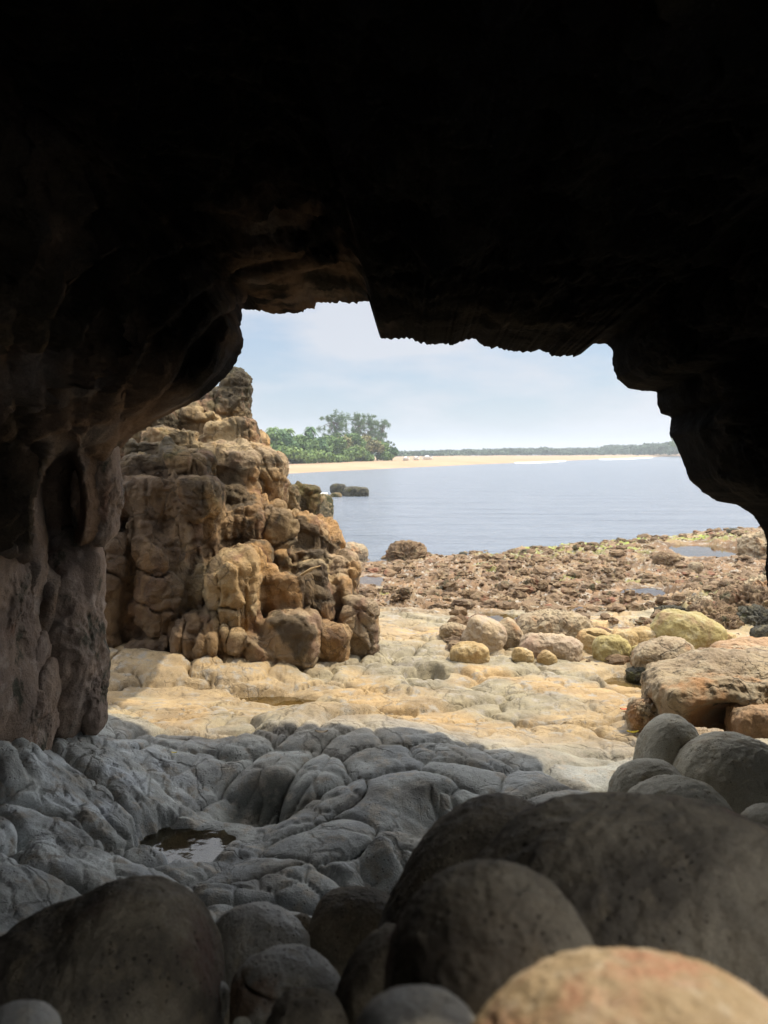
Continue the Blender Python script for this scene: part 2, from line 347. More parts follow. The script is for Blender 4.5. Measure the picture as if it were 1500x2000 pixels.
GX = tv[None] * (np.maximum(Yv, 0)[:, None] + 1.6 + np.maximum(-Yv, 0)[:, None] * .4); GY = np.repeat(Yv[:, None], NC, 1)
cs = 4
ZB = base_h(GX[::cs, ::cs], GY[::cs, ::cs])     # smooth: coarse solve, then bilinear refinement
def up(Z, nr, nc):
    ri = np.arange(nr) / cs; r0 = np.minimum(ri.astype(int), Z.shape[0] - 2); fr = (ri - r0)[:, None]
    Z1 = Z[r0] * (1 - fr) + Z[r0 + 1] * fr
    ci = np.arange(nc) / cs; c0 = np.minimum(ci.astype(int), Z.shape[1] - 2); fc = (ci - c0)[None]
    return Z1[:, c0] * (1 - fc) + Z1[:, c0 + 1] * fc
GZ = up(ZB, NR, NC)
P2 = np.stack([GX, GY, GZ], -1)
Tx = np.gradient(P2, axis=1); Ty = np.gradient(P2, axis=0)
Nn = np.cross(Tx, Ty); Nn /= np.linalg.norm(Nn, axis=-1)[..., None]
LN = np.stack([GX, GY, GZ * 1.3], -1)
wx = fbm(LN * 1.1, 3, 31); wy = fbm(LN * 1.1 + 40, 3, 33); wfx = fbm(LN * 5, 2, 35); wfy = fbm(LN * 5, 2, 36)
reef = np.clip(sm(11.2, 13.2, GY + wx * .9 - .12 * GX), 0, 1)
pave = (1 - reef)
dome = np.maximum.reduce([blobmask(GX, GY, 700, 1540, 330, .95, .55, .35), blobmask(GX, GY, 560, 1730, 230, .55, .45, .4), blobmask(GX, GY, 1050, 1510, 230, .8, .5, .35)])
ramp = blobmask(GX, GY, 100, 1600, 300, 1.0, .6, .5)
ledge = blobmask(GX, GY, 440, 1325, 360, .55, .4, .4)
# rounded lobes parted by cracks
def lobes(cell, ang, sx, seed, k):
    ca, sa = math.cos(R_(ang)), math.sin(R_(ang))
    ux = (GX * ca + GY * sa) / cell / sx + wx * .36 + wfx * .03; uy = (-GX * sa + GY * ca - GZ * .8) / cell + wy * .36 + wfy * .03
    f1, f2, cid = worley(np.stack([ux, uy], -1), seed); ed = f2 - f1
    return ed, cid
e1, id1 = lobes(.33, 25, 1.5, 3, 0); e2, id2 = lobes(.15, -20, 1.3, 8, 0); e3, id3 = lobes(.75, 10, 1.4, 15, 0)
pil = lambda e, k: 1 - np.exp(-e / k)
D1 = dome * (.045 * (pil(e1, .20) - .7) - .022 * np.exp(-e1 / .035) + (.016 * (pil(e2, .2) - .7) - .010 * np.exp(-e2 / .05)) * sm(.3, .6, id1) + .02 * (id1 - .5) * sm(0, .3, e1))
cr1 = sm(.42, .58, .5 + fbm(LN * .9, 2, 51)); 
D2 = (1 - dome) * pave * (-.05 * np.exp(-e3 / .03) - .02 * cr1 * np.exp(-e1 / .05) + .045 * pil(e3, .07) + .016 * pil(e1, .06) * cr1 + .016 * pil(e2, .06) * sm(.3, .8, id3) + .06 * (id3 - .5) * sm(0, .35, e3) + .02 * (id1 - .5) * cr1 * sm(0, .3, e1))
D3 = ledge * (.03 * (np.clip(e1, 0, 1) ** .4 - .6)) + ramp * (1 - dome) * (.022 * pil(e1, .07) + .008 * pil(e2, .07))
fine = fbm(LN * 2.2, 5, 61) * .022 * pave + fbm(LN * 14, 4, 63) * .0045
rr = 1.25 * fbm(LN * np.array([1.3, 1.3, 1]) + 7, 3, 71) * .08 + (fbm(LN * 3.4 + wx[..., None] * .6, 5, 73, ridge=True, gain=.6) - .8) * .055 + (fbm(LN * 10, 4, 77, ridge=True) - .7) * .022
crag = blobmask(GX, GY, 1440, 1190, 130, 1.6, .3, .4)
shore_d = sm(-.25, .12, GZ)
D4 = reef * rr * (.45 + .55 * shore_d) + crag * (.09 * (fbm(LN * 2.3, 5, 81, ridge=True, gain=.55) - .75))
holes = blobmask(GX, GY, 510, 1596, 70, .2, .4, .5)
P3 = P2 + Nn * (D1 + D2 + D3 + fine + D4)[..., None]
P3[..., 2] -= holes * .08
# pools: (px, py, level, half width px, half depth m, name, angle)
POOLS = [(350, 1655, .44, 110, .26, 0, 'still brown rock pool beside the grey cave floor'),
         (525, 1372, .345, 95, .22, 0, 'shallow yellowish pool at the foot of the sunlit ledge'),
         (1255, 1340, .30, 80, .42, 1, 'bright pool left of the big brown slab'),
         (828, 1338, .31, 42, .26, 0, 'small pale pool by the dark notch of the sunlit slab'),
         (985, 1212, .24, 66, .6, 1, 'thin pool behind the split boulder'),
         (1265, 1160, .185, 60, .7, 0, 'shallow puddle on the brown reef'),
         (1330, 1185, .20, 34, .3, 0, 'small puddle by the craggy rock'),
         (1385, 1077, .12, 90, 1.6, 0, 'long tide pool near the far end of the reef'),
         (722, 1137, .14, 30, .9, 0, 'small puddle at the foot of the outcrop'),
         (1150, 1193, .16, 60, .35, 0, 'narrow wet patch on the reef')]
pools = []
for (px, py, lv, rx, ry, kind, lab) in POOLS:
    Yc = (EYE - lv) * F / (py - HZ); Xc = (px - 750) / F * Yc; rxm = rx * Yc / F
    r = np.sqrt(((GX - Xc) / rxm) ** 2 + ((GY - Yc) / ry) ** 2) * (1 + .28 * fbm(LN * (2.0 / max(rxm, .3)) * .6 + 3, 3, 91))
    z = P3[..., 2]
    wr = 1 - sm(1.15, 1.9, r); z = np.where(r < 1.9, np.maximum(z, z * (1 - wr) + (lv + .012) * wr), z)
    wi = 1 - sm(.82, 1.08, r); bot = lv - .05 * (1 - np.clip(r, 0, 1) ** 2) - .008 + fine * .3
    P3[..., 2] = z * (1 - wi) + np.minimum(bot, z) * wi
    pools.append((Xc, Yc, lv, rxm * 1.25, ry * 1.25, lab))
# stone colour by zone, with some shade and sheen painted in
def mixc(a, b, t): return a * (1 - t[..., None]) + np.array(b) * t[..., None]
pmask = np.maximum.reduce([1 - sm(.9, 1.3, np.sqrt(((GX - p[0]) / p[3]) ** 2 + ((GY - p[1]) / p[4]) ** 2)) for p in pools])
col = np.ones(GX.shape + (3,)) * np.array([.37, .28, .165])
nz = fbm(LN * .7, 4, 101); nz2 = fbm(LN * 2.6, 4, 103)
col = mixc(col, (.30, .265, .185), sm(-.05, .4, nz)); col = mixc(col, (.40, .285, .15), sm(.05, .5, fbm(LN * .9, 3, 105)) * (1 - dome))
near = 1 - sm(5.5, 6.4, GY + nz * .3); col = mixc(col, (.315, .335, .335), near * .92); col = mixc(col, (.20, .185, .155), near * sm(-.05, .4, nz2) * .65)  # cool grey of the shaded floor painted in, up to the shadow edge
col = mixc(col, (.62, .66, .68), ramp * sm(-.25, .2, nz2 + nz * .5) * .9)  # whitish sheen of the left slope painted into its colour
col = mixc(col, (.215, .135, .075), reef); col = mixc(col, (.235, .15, .085), reef * sm(-.05, .35, nz) * (1 - sm(13, 16, GY)) * .9)
col = mixc(col, (.10, .065, .04), reef * sm(.05, .4, nz2) * .7); col = mixc(col, (.27, .20, .11), reef * sm(0, .5, fbm(LN * 1.9, 4, 107)) * .7)
alg = np.maximum(blobmask(GX, GY, 1250, 1066, 330, 2.4, .05, .5), blobmask(GX, GY, 1010, 1086, 70, 1.3, .03, .5))
alg = np.maximum(alg, sm(.42, .6, fbm(LN * .55, 3, 109)) * .5 * reef)
col = mixc(col, (.25, .32, .06), .85 * alg * (1 - pmask) * sm(-.04, .2, fbm(LN * 2.8, 4, 111) + .10 * alg))
col = mixc(col, (.20, .20, .085), crag * sm(-.1, .3, nz2) * .5)
col = mixc(col, (.055, .045, .035), (1 - sm(-.06, .07, P3[..., 2])) * reef * .75)
col = mixc(col, (.07, .075, .06), holes * .8)  # shade inside the hollow put into the colour
bt = ZB * 0
def ground_h(x, y):
    yi = np.searchsorted(Yv, y); yi = min(max(yi, 1), NR - 1); t = x / (max(y, 0) + 1.6); xi = int(np.argmin(np.abs(tv - t))); return float(P3[yi, xi, 2])
make('ground', P3.reshape(-1, 3), grid_faces(NR, NC), M['ground'], kind='structure', label='cracked pale rock floor running out into a brown rubble reef', col={'tint': col.reshape(-1, 3)})

M['pool'] = pool_mat('pool_water', (.62, .56, .40))
for (Xc, Yc, lv, rx, ry, lab) in pools:
    a = np.linspace(0, 2 * math.pi, 64, endpoint=False); rg = np.linspace(0, 1, 8)[:, None]
    V = np.stack([Xc + rg * rx * np.cos(a), Yc + rg * ry * np.sin(a), np.full((8, 64), lv)], -1).reshape(-1, 3)
    make('water', V, grid_faces(8, 64, True)[:, ::-1], M['pool'], kind='structure', label=lab)

# ------------------------------------------------------------------ sea, far shore
M['sea'] = water_mat('sea_water', (.17, .20, .25), 1.6, .8, .8, .2)
a = np.linspace(-1, 1, 81); Xs = a * np.abs(a) ** 2 * 9000; Ys = 12 + np.linspace(0, 1, 80) ** 4 * 9000
SX, SY = np.meshgrid(Xs, Ys); make('sea', np.stack([SX, SY, SX * 0], -1).reshape(-1, 3), grid_faces(80, 81), M['sea'], kind='structure', label='calm blue grey sea')
wl = [(300, 944), (420, 934), (545, 926), (620, 922), (700, 918), (780, 914), (850, 911), (930, 907), (1000, 904.5), (1060, 902), (1110, 899.5), (1180, 896.3), (1250, 893.5), (1330, 890.6), (1420, 888.9), (1600, 887.3)]
tp = [7, 11, 11.5, 12, 12.5, 12, 12, 11, 9, 7.5, 5.5, 6.2, 5.8, 4.9, 4.2, 3]   # height of the sand crest above the waterline in pixels
rows = []
for (px, py), t_ in zip(wl, tp):
    Y = EYE * F / (py - HZ); rows.append((px, Y))
px_i = np.linspace(300, 1600, 400); Yw = 1 / np.interp(px_i, [r[0] for r in rows], [1 / r[1] for r in rows])
cz = np.interp(px_i, [p[0] for p in wl], tp)
L = []
for u, (du, hz) in enumerate([(-.12, -.03), (-.03, -.008), (0, 0), (.03, .25), (.08, .55), (.16, .85), (.3, 1.0), (.5, 1.0), (.9, .95), (2.2, .9)]):
    Yr = Yw * (1 + du * np.interp(px_i, [300, 900, 1600], [1.2, .9, .3])); cr_ = cz / F * Yw * .62
    z = hz * np.minimum(cr_, 2.3) if hz > 0 else hz * Yw * .12
    x = (px_i - 750) / F * Yr
    q = np.stack([x * .05, Yr * .05, x * 0 + u], -1)
    z = z + (hz > .1) * .18 * fbm(q, 3, 5) * np.clip(Yw / 200, .5, 2)
    L.append(np.stack([x, Yr, z], -1))
L = np.array(L)
M['sand'] = plain('beach_sand', (.38, .275, .18), .95, (.33, .235, .15), .06, .3)
make('beach', L.reshape(-1, 3), grid_faces(*L.shape[:2]), M['sand'], kind='structure', label='long strip of orange sand across the bay')
M['foam'] = plain('surf_foam', (.8, .82, .84), .9, (.7, .74, .78), 1)
def foam(px0, px1, py, wpx, lab):
    V = []; N = 60
    for i in range(N):
        t = i / (N - 1); px = px0 + (px1 - px0) * t; Yw_ = EYE * F / (py(px) - HZ); h = wpx * (math.sin(math.pi * t) ** .6) * (.55 + .6 * random.random()) + .02
        Y0 = EYE * F / (py(px) + h - HZ)
        V += [un(px, HZ, Y0) * [1, 1, 0] + [0, 0, .05], un(px, HZ, (Y0 + Yw_) / 2) * [1, 1, 0] + [0, 0, .3], un(px, HZ, Yw_) * [1, 1, 0] + [0, 0, .05]]
    make('surf_foam', np.array(V), grid_faces(N, 3), M['foam'], kind='stuff', label=lab)
foam(1005, 1105, lambda x: np.interp(x, [1000, 1110], [905.5, 901]), 2.0, 'white line of surf at the tip of the far beach')
foam(1170, 1275, lambda x: np.interp(x, [1170, 1275], [898, 894]), 1.8, 'white line of surf before the right end of the far beach')
foam(600, 640, lambda x: 971.0 + .04 * (x - 600), 1.0, 'white water round the low rocks in the bay')

def leafmat(name, a, b):
    m = NT(name)
    oi = m.noise(.9, 3); m.put(m.b, 'Base Color', m.mix(m.rng(oi, .3, .7), a, b)); m.b.inputs['Roughness'].default_value = .7
    m.b.inputs['Specular IOR Level'].default_value = .2
    return m.m
M['leaf1'] = leafmat('broadleaf_foliage', (.09, .16, .05), (.14, .21, .065)); M['leaf2'] = leafmat('dark_foliage', (.055, .115, .05), (.09, .16, .065))
M['leaf3'] = leafmat('pale_green_foliage', (.17, .24, .065), (.12, .19, .06)); M['leaf4'] = leafmat('feathery_foliage', (.10, .16, .08), (.14, .20, .10))
M['leaf5'] = leafmat('browning_foliage', (.20, .165, .07), (.15, .17, .065)); M['bark'] = plain('bark', (.16, .13, .10), .9, (.11, .09, .07), 4)
M['forest'] = leafmat('far_forest_foliage', (.050, .085, .045), (.075, .11, .055))
rs = np.random.RandomState(3)
def leaves(cen, rad, n, size, shell=.55, flat=1.0):
    """many small leaf faces spread through clumps; cen (k,3) rad (k,3)"""
    k = rs.randint(0, len(cen), n); d = rs.normal(size=(n, 3)); d /= np.linalg.norm(d, axis=1)[:, None]
    rr_ = shell + (1 - shell) * rs.rand(n) ** .7; p = cen[k] + d * rad[k] * rr_[:, None]
    nrm = d + rs.normal(size=(n, 3)) * .7; nrm[:, 2] += .4; nrm /= np.linalg.norm(nrm, axis=1)[:, None]
    t = np.cross(nrm, rs.normal(size=(n, 3))); t /= np.linalg.norm(t, axis=1)[:, None]; b = np.cross(nrm, t)
    s = size * (.6 + .8 * rs.rand(n))[:, None]
    V = np.stack([p - t * s, p - b * s * .6 * flat, p + t * s, p + b * s * .6 * flat], 1).reshape(-1, 3)
    return V, np.arange(4 * n).reshape(n, 4)
def tube(pts, rads, seg=6):
    pts = np.array(pts, float); V = []; a = np.linspace(0, 2 * math.pi, seg, endpoint=False)
    for i, p in enumerate(pts):
        t = pts[min(i + 1, len(pts) - 1)] - pts[max(i - 1, 0)]; t /= np.linalg.norm(t)
        u = np.cross(t, [0.31, .95, .1]); u /= np.linalg.norm(u); v = np.cross(t, u)
        V.append(p + rads[i] * (np.cos(a)[:, None] * u + np.sin(a)[:, None] * v))
    return np.concatenate(V), grid_faces(len(pts), seg, True)
def join(parts):
    V = []; Q = []; o = 0
    for v, q in parts: V.append(v); Q.append(q + o); o += len(v)
    return np.concatenate(V), np.concatenate(Q)
def tree(name, px, base_py, top_py, wpx, Y, mat, label, kind, group='trees behind the far beach'):
    B = un(px, base_py, Y); H = (base_py - top_py) / F * Y; Wd = wpx / F * Y
    t = empty(name, tuple(B), label=label, cat='tree', group=group)
    if kind == 'palm':
        lean = rs.normal() * .08 * H; pts = [B + [lean * (s_ ** 2), 0, H * .86 * s_] for s_ in np.linspace(0, 1, 7)]
        V, Q = tube(pts, np.linspace(.22, .14, 7)); make('trunk', V, Q, M['bark'], parent=t, loc=tuple(B))
        top = pts[-1]; parts = []
        for i in range(24):
            a = i * 2.4 + rs.rand() * .4; el = .95 - 1.4 * (i / 24) ; Lr = Wd * .5 * (.8 + .3 * rs.rand()); s_ = np.linspace(0, 1, 9)
            X = Lr * s_ * math.cos(el); Z = Lr * (s_ * math.sin(el) - .75 * s_ ** 2.0)
            sp = np.stack([X * math.cos(a), X * math.sin(a), Z], -1) + top; side = np.array([-math.sin(a), math.cos(a), 0])
            wd = (.11 * Lr * np.sin(np.clip(s_ * 3.0, 0, math.pi)) + .06)[:, None]
            V = np.stack([sp + side * wd - [0, 0, .5] * wd, sp, sp - side * wd - [0, 0, .5] * wd], 1).reshape(-1, 3); parts.append((V, grid_faces(9, 3)))
        V, Q = join(parts); make('crown', V, Q, mat, parent=t, loc=tuple(B))
    else:
        th = H * (.45 if kind == 'broad' else .8); pts = [B + [0, 0, -.5], B + [rs.normal() * .2, 0, th * .5], B + [rs.normal() * .5, 0, th]]
        parts = [tube(pts, [.3, .22, .08])]
        if kind == 'broad':
            n = 22; d = rs.normal(size=(n, 3)); d /= np.linalg.norm(d, axis=1)[:, None]; d[:, 2] = np.abs(d[:, 2]) * 1.0 - .25
            cen = B + [0, 0, H * .48] + d * [Wd * .40, Wd * .40, H * .42] * (.5 + .5 * rs.rand(n))[:, None]
            rad = np.repeat((Wd * (.10 + .10 * rs.rand(n)))[:, None], 3, 1) * [1, 1, .8]; nl, sz = 4200, .32
        else:
            n = 80; z = rs.rand(n); cen = B + np.stack([rs.normal(size=n) * Wd * .22, rs.normal(size=n) * Wd * .22, H * (.28 + .68 * z)], -1)
            rad = np.stack([Wd * (.035 + .05 * rs.rand(n))] * 2 + [H * (.02 + .035 * rs.rand(n))], -1); nl, sz = 8000, .13
        for cc in cen[::2]:
            parts.append(tube([pts[1] + (pts[2] - pts[1]) * rs.rand(), (cc + pts[2]) / 2, cc], [.09, .05, .02], 4))
        V, Q = join(parts); make('trunk', V, Q, M['bark'], parent=t, loc=tuple(B))
        V, Q = leaves(cen, rad * (1.5 if kind == 'feather' else 1), nl, sz, .35 if kind == 'broad' else .0); make('crown', V, Q, mat, parent=t, loc=tuple(B), smooth=False)
TREES = [  # px, top, width, kind, material, base, label
    (470, 832, 90, 'broad', 'leaf2', 912, 'dark green tree half hidden by the outcrop'),
    (505, 838, 70, 'broad', 'leaf3', 910, 'yellowish green tree directly right of the outcrop'),
    (522, 830, 80, 'broad', 'leaf1', 909, 'tall mid green broadleaf tree nearest the outcrop'),
    (530, 826, 36, 'palm', 'leaf1', 909, 'coconut palm rising from the left end of the wood'),
    (552, 834, 80, 'broad', 'leaf2', 909, 'dark rounded tree right of the leftmost palm'),
    (549, 830, 36, 'palm', 'leaf2', 909, 'coconut palm with dark crown, second from the left'),
    (570, 829, 36, 'palm', 'leaf1', 909, 'coconut palm with drooping fronds, third from the left'),
    (584, 838, 86, 'broad', 'leaf1', 908, 'broad mid green tree under the third palm'),
    (560, 872, 96, 'broad', 'leaf3', 910, 'low bright green tree at the sand edge, leftmost'),
    (612, 825, 36, 'palm', 'leaf2', 908, 'tall coconut palm left of the feathery trees'),
    (610, 840, 76, 'broad', 'leaf2', 908, 'dark green tree below the tall palm'),
    (600, 880, 80, 'broad', 'leaf3', 908, 'low bright green tree in front of the tall palm'),
    (635, 842, 86, 'broad', 'leaf1', 907, 'green tree below the leftmost feathery tree'),
    (657, 800, 58, 'feather', 'leaf4', 906, 'tall thin feathery casuarina tree, highest and leftmost of its kind'),
    (655, 838, 36, 'palm', 'leaf1', 907, 'coconut palm in front of the highest casuarina'),
    (668, 848, 80, 'broad', 'leaf5', 906, 'brownish green tree in the middle of the wood'),
    (700, 807, 62, 'feather', 'leaf4', 905, 'feathery casuarina tree second from the left'),
    (722, 808, 64, 'feather', 'leaf4', 905, 'feathery casuarina tree with open crown, third from the left'),
    (742, 818, 46, 'feather', 'leaf4', 904, 'feathery casuarina tree at the right end of the wood'),
    (712, 842, 84, 'broad', 'leaf5', 905, 'orange brown tree under the feathery casuarinas'),
    (690, 868, 70, 'broad', 'leaf3', 906, 'bright green tree left of the orange brown tree'),
    (737, 850, 58, 'broad', 'leaf3', 904, 'light green tree at the right end of the wood'),
    (640, 886, 60, 'broad', 'leaf3', 907, 'low pale green bush tree at the edge of the sand'),
    (765, 871, 30, 'broad', 'leaf2', 901, 'small dark tree standing alone right of the wood'),
    (750, 882, 40, 'broad', 'leaf1', 902, 'low green tree beside the small lone tree')]
TREES += [(488, 836, 70, 'broad', 'leaf1', 911, 'green tree right behind the dark peak of the outcrop'), (575, 842, 70, 'broad', 'leaf1', 908, 'rounded green tree between the third palm and the tall palm'),
    (690, 838, 70, 'broad', 'leaf1', 905, 'green tree between the two highest casuarinas'), (725, 846, 60, 'broad', 'leaf4', 904, 'soft green tree below the third casuarina'),
    (530, 880, 80, 'broad', 'leaf1', 911, 'low green tree at the sand edge next to the outcrop'), (665, 884, 60, 'broad', 'leaf3', 906, 'low bright bush tree in the middle of the sand edge'), (705, 882, 60, 'broad', 'leaf1', 905, 'low green bush tree right of the middle of the sand edge')]
for i, (px, top, wpx, kd, mt, bs, lab) in enumerate(TREES):
    Y = np.interp(px, [470, 620, 765], [150, 175, 215]) + (14 if kd == 'palm' or kd == 'feather' else 0) - (8 if (bs - top) < 45 else 0)
    tree({'palm': 'palm_tree', 'broad': 'broadleaf_tree', 'feather': 'casuarina_tree'}[kd], px, bs, top, wpx, Y, M[mt], lab, kd)
# far-off wood
cen = []; rad = []
for i in range(900):
    px = rs.uniform(740, 1460); Y = np.interp(px, [740, 1000, 1180, 1330], [420, 600, 640, 520]) * rs.uniform(.95, 1.25)
    top = np.interp(px, [740, 800, 900, 1000, 1080, 1140, 1180, 1240, 1330, 1460], [884, 883, 879.5, 875, 874.5, 876, 871, 868.5, 862, 860]) + rs.normal() * 1.2
    bz = .5; tz = EYE + (HZ - top) / F * Y * .93
    cen.append(un(px, HZ, Y) * [1, 1, 0] + [0, 0, bz + (tz - bz) * rs.uniform(.25, .82)]); rad.append([5 * rs.uniform(.7, 1.5)] * 2 + [(tz - bz) * .26])
V, Q = leaves(np.array(cen), np.array(rad), 60000, .9, .4)
make('distant_wood', V, Q, M['forest'], kind='stuff', label='low far wood along the horizon behind the beach', smooth=False)
tree('broadleaf_tree', 1318, 886, 846, 26, 480, M['leaf3'], 'pale green tree by the right rock wall on the far beach', 'broad')
# pale boats drawn up on the sand
M['white'] = plain('white_paint', (.82, .82, .80), .5, (.75, .75, .74), 2)
M['hullband'] = plain('grey_gunwale_paint', (.35, .38, .42), .5)
def boat(px, wpx, py, lab, Y=205):
    Bp = un(px, py, Y); Lh = wpx / F * Y / 2; g = []
    s_ = np.linspace(-1, 1, 25); a = np.linspace(0, math.pi, 13)
    for s1 in s_:
        wd = .9 * max(0.03, (1 - abs(s1) ** 2.6)); hh = .6 * (1 + .35 * max(s1, 0) ** 2)
        g.append(np.stack([np.full(13, s1 * Lh), wd * np.cos(a), hh * (1 - np.sin(a) * (1 if abs(s1) < .98 else .6))], -1))
    V = np.array(g).reshape(-1, 3) + Bp
    t = empty('boat', tuple(Bp), label=lab, cat='boat', group='pale boats drawn up on the far beach')
    make('hull', V, grid_faces(25, 13), M['white'], parent=t, loc=tuple(Bp))
    k = []
    for s1 in np.linspace(-.45, .25, 8):
        b2 = np.linspace(0, math.pi, 9); k.append(np.stack([np.full(9, s1 * Lh), .62 * np.cos(b2), .55 + .4 * np.sin(b2)], -1))
    make('cabin', np.array(k).reshape(-1, 3) + Bp, grid_faces(8, 9), M['white'], parent=t, loc=tuple(Bp))
    V, Q = join([tube(np.array([[s1 * Lh, sg * .92 * max(.03, 1 - abs(s1) ** 2.6),   .62 * (1 + .35 * max(s1, 0) ** 2)] for s1 in s_]) + Bp, [.05] * 25, 5) for sg in (-1, 1)])
    make('gunwale', V, Q, M['hullband'], parent=t, loc=tuple(Bp))
boat(793, 13, 899.5, 'leftmost and lowest of the three white boats on the far sand')
boat(813, 12, 898.6, 'middle one of the three white boats on the far sand')
boat(835, 20, 897.6, 'rightmost and longest of the three white boats on the far sand')

# ------------------------------------------------------------------ the cave: inner wall and ceiling, lip traced at its own distance, outer cliff
OUT = [(140, 1500, 5.5), (150, 1435, 5.6), (172, 1380, 5.6), (185, 1350, 5.6), (195, 1290, 5.6), (197, 1200, 5.6), (196, 1065, 5.5), (222, 1048, 5.4), (234, 1010, 5.4), (231, 960, 5.4), (224, 910, 5.4), (232, 880, 5.4),
       (262, 848, 5.4), (300, 826, 5.4), (340, 803, 5.4), (385, 783, 5.4), (430, 747, 5.4), (455, 722, 5.4), (470, 692, 5.4), (476, 664, 5.4), (470, 640, 5.45), (472, 603, 5.7),
       (500, 606, 6.2), (535, 612, 6.3), (580, 610, 6.3), (605, 606, 6.3), (622, 595, 6.3), (650, 590, 6.3), (690, 592, 6.3), (722, 588, 6.1), (731, 604, 5.7), (737, 640, 5.5), (742, 657, 5.4), (765, 661, 5.4),
       (795, 662, 5.4), (820, 666, 5.4), (838, 674, 5.4), (868, 672, 5.4), (900, 664, 5.4), (925, 664, 5.4), (958, 680, 5.4), (1000, 684, 5.4), (1050, 687, 5.4), (1080, 695, 5.4), (1110, 697, 5.4), (1135, 692, 5.4),
       (1150, 676, 5.5), (1162, 670, 5.6), (1188, 673, 5.5), (1197, 684, 5.2), (1196, 710, 5.2), (1206, 740, 5.2), (1226, 758, 5.2), (1255, 764, 5.2), (1282, 765, 5.2), (1284, 790, 5.2), (1291, 808, 5.2), (1311, 814, 5.2),
       (1308, 848, 5.1), (1322, 872, 5.1), (1333, 902, 5.1), (1345, 935, 5.1), (1370, 960, 5.1), (1400, 979, 5.1), (1440, 986, 5.1), (1470, 1006, 5.1), (1490, 1035, 5.1), (1497, 1060, 5.1), (1494, 1110, 5.1), (1500, 1150, 5.1),
       (1560, 1250, 5.1), (1620, 1450, 5.0), (1640, 1750, 4.8), (1300, 2000, 4.8), (750, 2050, 4.8), (200, 1950, 5.0), (60, 1750, 5.2), (110, 1560, 5.4)]
OU = np.array(OUT, float); seg = np.linalg.norm(np.diff(np.vstack([OU, OU[:1]])[:, :2], axis=0), axis=1); cum = np.concatenate([[0], np.cumsum(seg)])
NU = 1300
# denser samples where the lip is seen
vis = (OU[:, 1] < 1500).astype(float) * 2.2 + .6; wseg = seg * vis; wc = np.concatenate([[0], np.cumsum(wseg)])
us = np.linspace(0, wc[-1], NU, endpoint=False); Oc = np.vstack([OU, OU[:1]])
# centripetal-like smoothing: linear resample then short blur keeps the traced corners round
oq = np.stack([np.interp(us, wc, Oc[:, i]) for i in range(3)], -1)
for _ in range(1): oq = (np.roll(oq, 1, 0) + 2 * oq + np.roll(oq, -1, 0)) / 4
for _ in range(25): oq[:, 2] = (np.roll(oq[:, 2], 1) + 2 * oq[:, 2] + np.roll(oq[:, 2], -1)) / 4
crag_amt = np.interp(oq[:, 0], [0, 460, 520, 1150, 1210, 1500], [.6, .6, 1.6, 1.4, .35, .5])
jit = fbm(np.stack([oq[:, 0] / 28, oq[:, 1] / 28, oq[:, 0] * 0], -1), 4, 3) * 4.2 * crag_amt + fbm(np.stack([oq[:, 0] / 7, oq[:, 1] / 7, oq[:, 0] * 0 + 5], -1), 3, 4) * 3.0 * crag_amt
QC = np.array([820., 960.])
dirv = oq[:, :2] - QC; dirn = dirv / np.linalg.norm(dirv, axis=1)[:, None]
oq[:, :2] += dirn * jit[:, None]
lip = np.stack([(oq[:, 0] - 750) / F * oq[:, 2], oq[:, 2], EYE - (oq[:, 1] - HZ) / F * oq[:, 2]], -1)
rings = [lip]
NV = 420; S_END = 3.6
sk = 1 + (S_END - 1) * (np.linspace(0, 1, NV) ** 1.35)
for s_ in sk[1:]:
    q = QC + dirv * s_ + dirn * jit[:, None]
    Yk = oq[:, 2] / s_ ** .86
    rings.append(np.stack([(q[:, 0] - 750) / F * Yk, Yk, EYE - (q[:, 1] - HZ) / F * Yk], -1))
IN = np.array(rings)
# relief: draped folds on the left wall, broken ledges on the ceiling
ul = (us / wc[-1])[None, :] * 16; sv_ = (sk - 1)[:, None]
Z0 = ul * 0 + sv_ * 0
drape = fbm(np.stack([sv_ * 8.5 + Z0 + .5 * fbm(np.stack([sv_ * 2 + Z0, ul + Z0, Z0], -1), 2, 401), (ul + Z0) * .55, Z0], -1), 4, 402, ridge=True, gain=.45) - .75
cenw = np.array([.1, 0, 2.3]); outw = IN - cenw; outw[..., 1] = 0; outw /= np.linalg.norm(outw, axis=-1)[..., None] + 1e-6
grow = sm(0, .35, (sk - 1))[:, None]
leftw = (1 - sm(-1.3, -.4, IN[..., 0])); 
fold = fbm(np.stack([IN[..., 0] * 1.2 + IN[..., 1] * 3.0, IN[..., 1] * .8, (IN[..., 2] + IN[..., 1] * .55) * .9], -1), 4, 201, ridge=True, gain=.5) - .7
fold2 = fbm(IN * np.array([2, 2.6, 1.4]) + 9, 5, 211)
nearlip = 1 - sm(0, .06, (sk - 1))[:, None]
ceil = fbm(IN * np.array([1.2, 2.2, 3.0]) + 4, 5, 221, ridge=True, gain=.55) - .8
dis = leftw * (-.12 * fold - .24 * drape * (1 - nearlip) + .06 * fold2 + .22) + (1 - leftw) * (.16 * np.abs(fold2) + .10 * ceil + .04)
IN = IN + outw * (dis * grow)[..., None] + ((fbm(IN * 7, 5, 231) * .035 + .03 * (fbm(IN * 3.5, 4, 232, ridge=True) - .7)) * grow)[..., None] * outw
ipx = 750 + F * IN[..., 0] / IN[..., 1]; ipy = HZ - F * (IN[..., 2] - EYE) / IN[..., 1]
nich = 1 - sm(.6, 1.2, np.sqrt(((ipx - 112) / 48) ** 2 + ((ipy - 985) / 125) ** 2)); vd = IN - [0, 0, EYE]; vd /= np.linalg.norm(vd, axis=-1)[..., None]
IN = IN + vd * (nich * .6)[..., None]
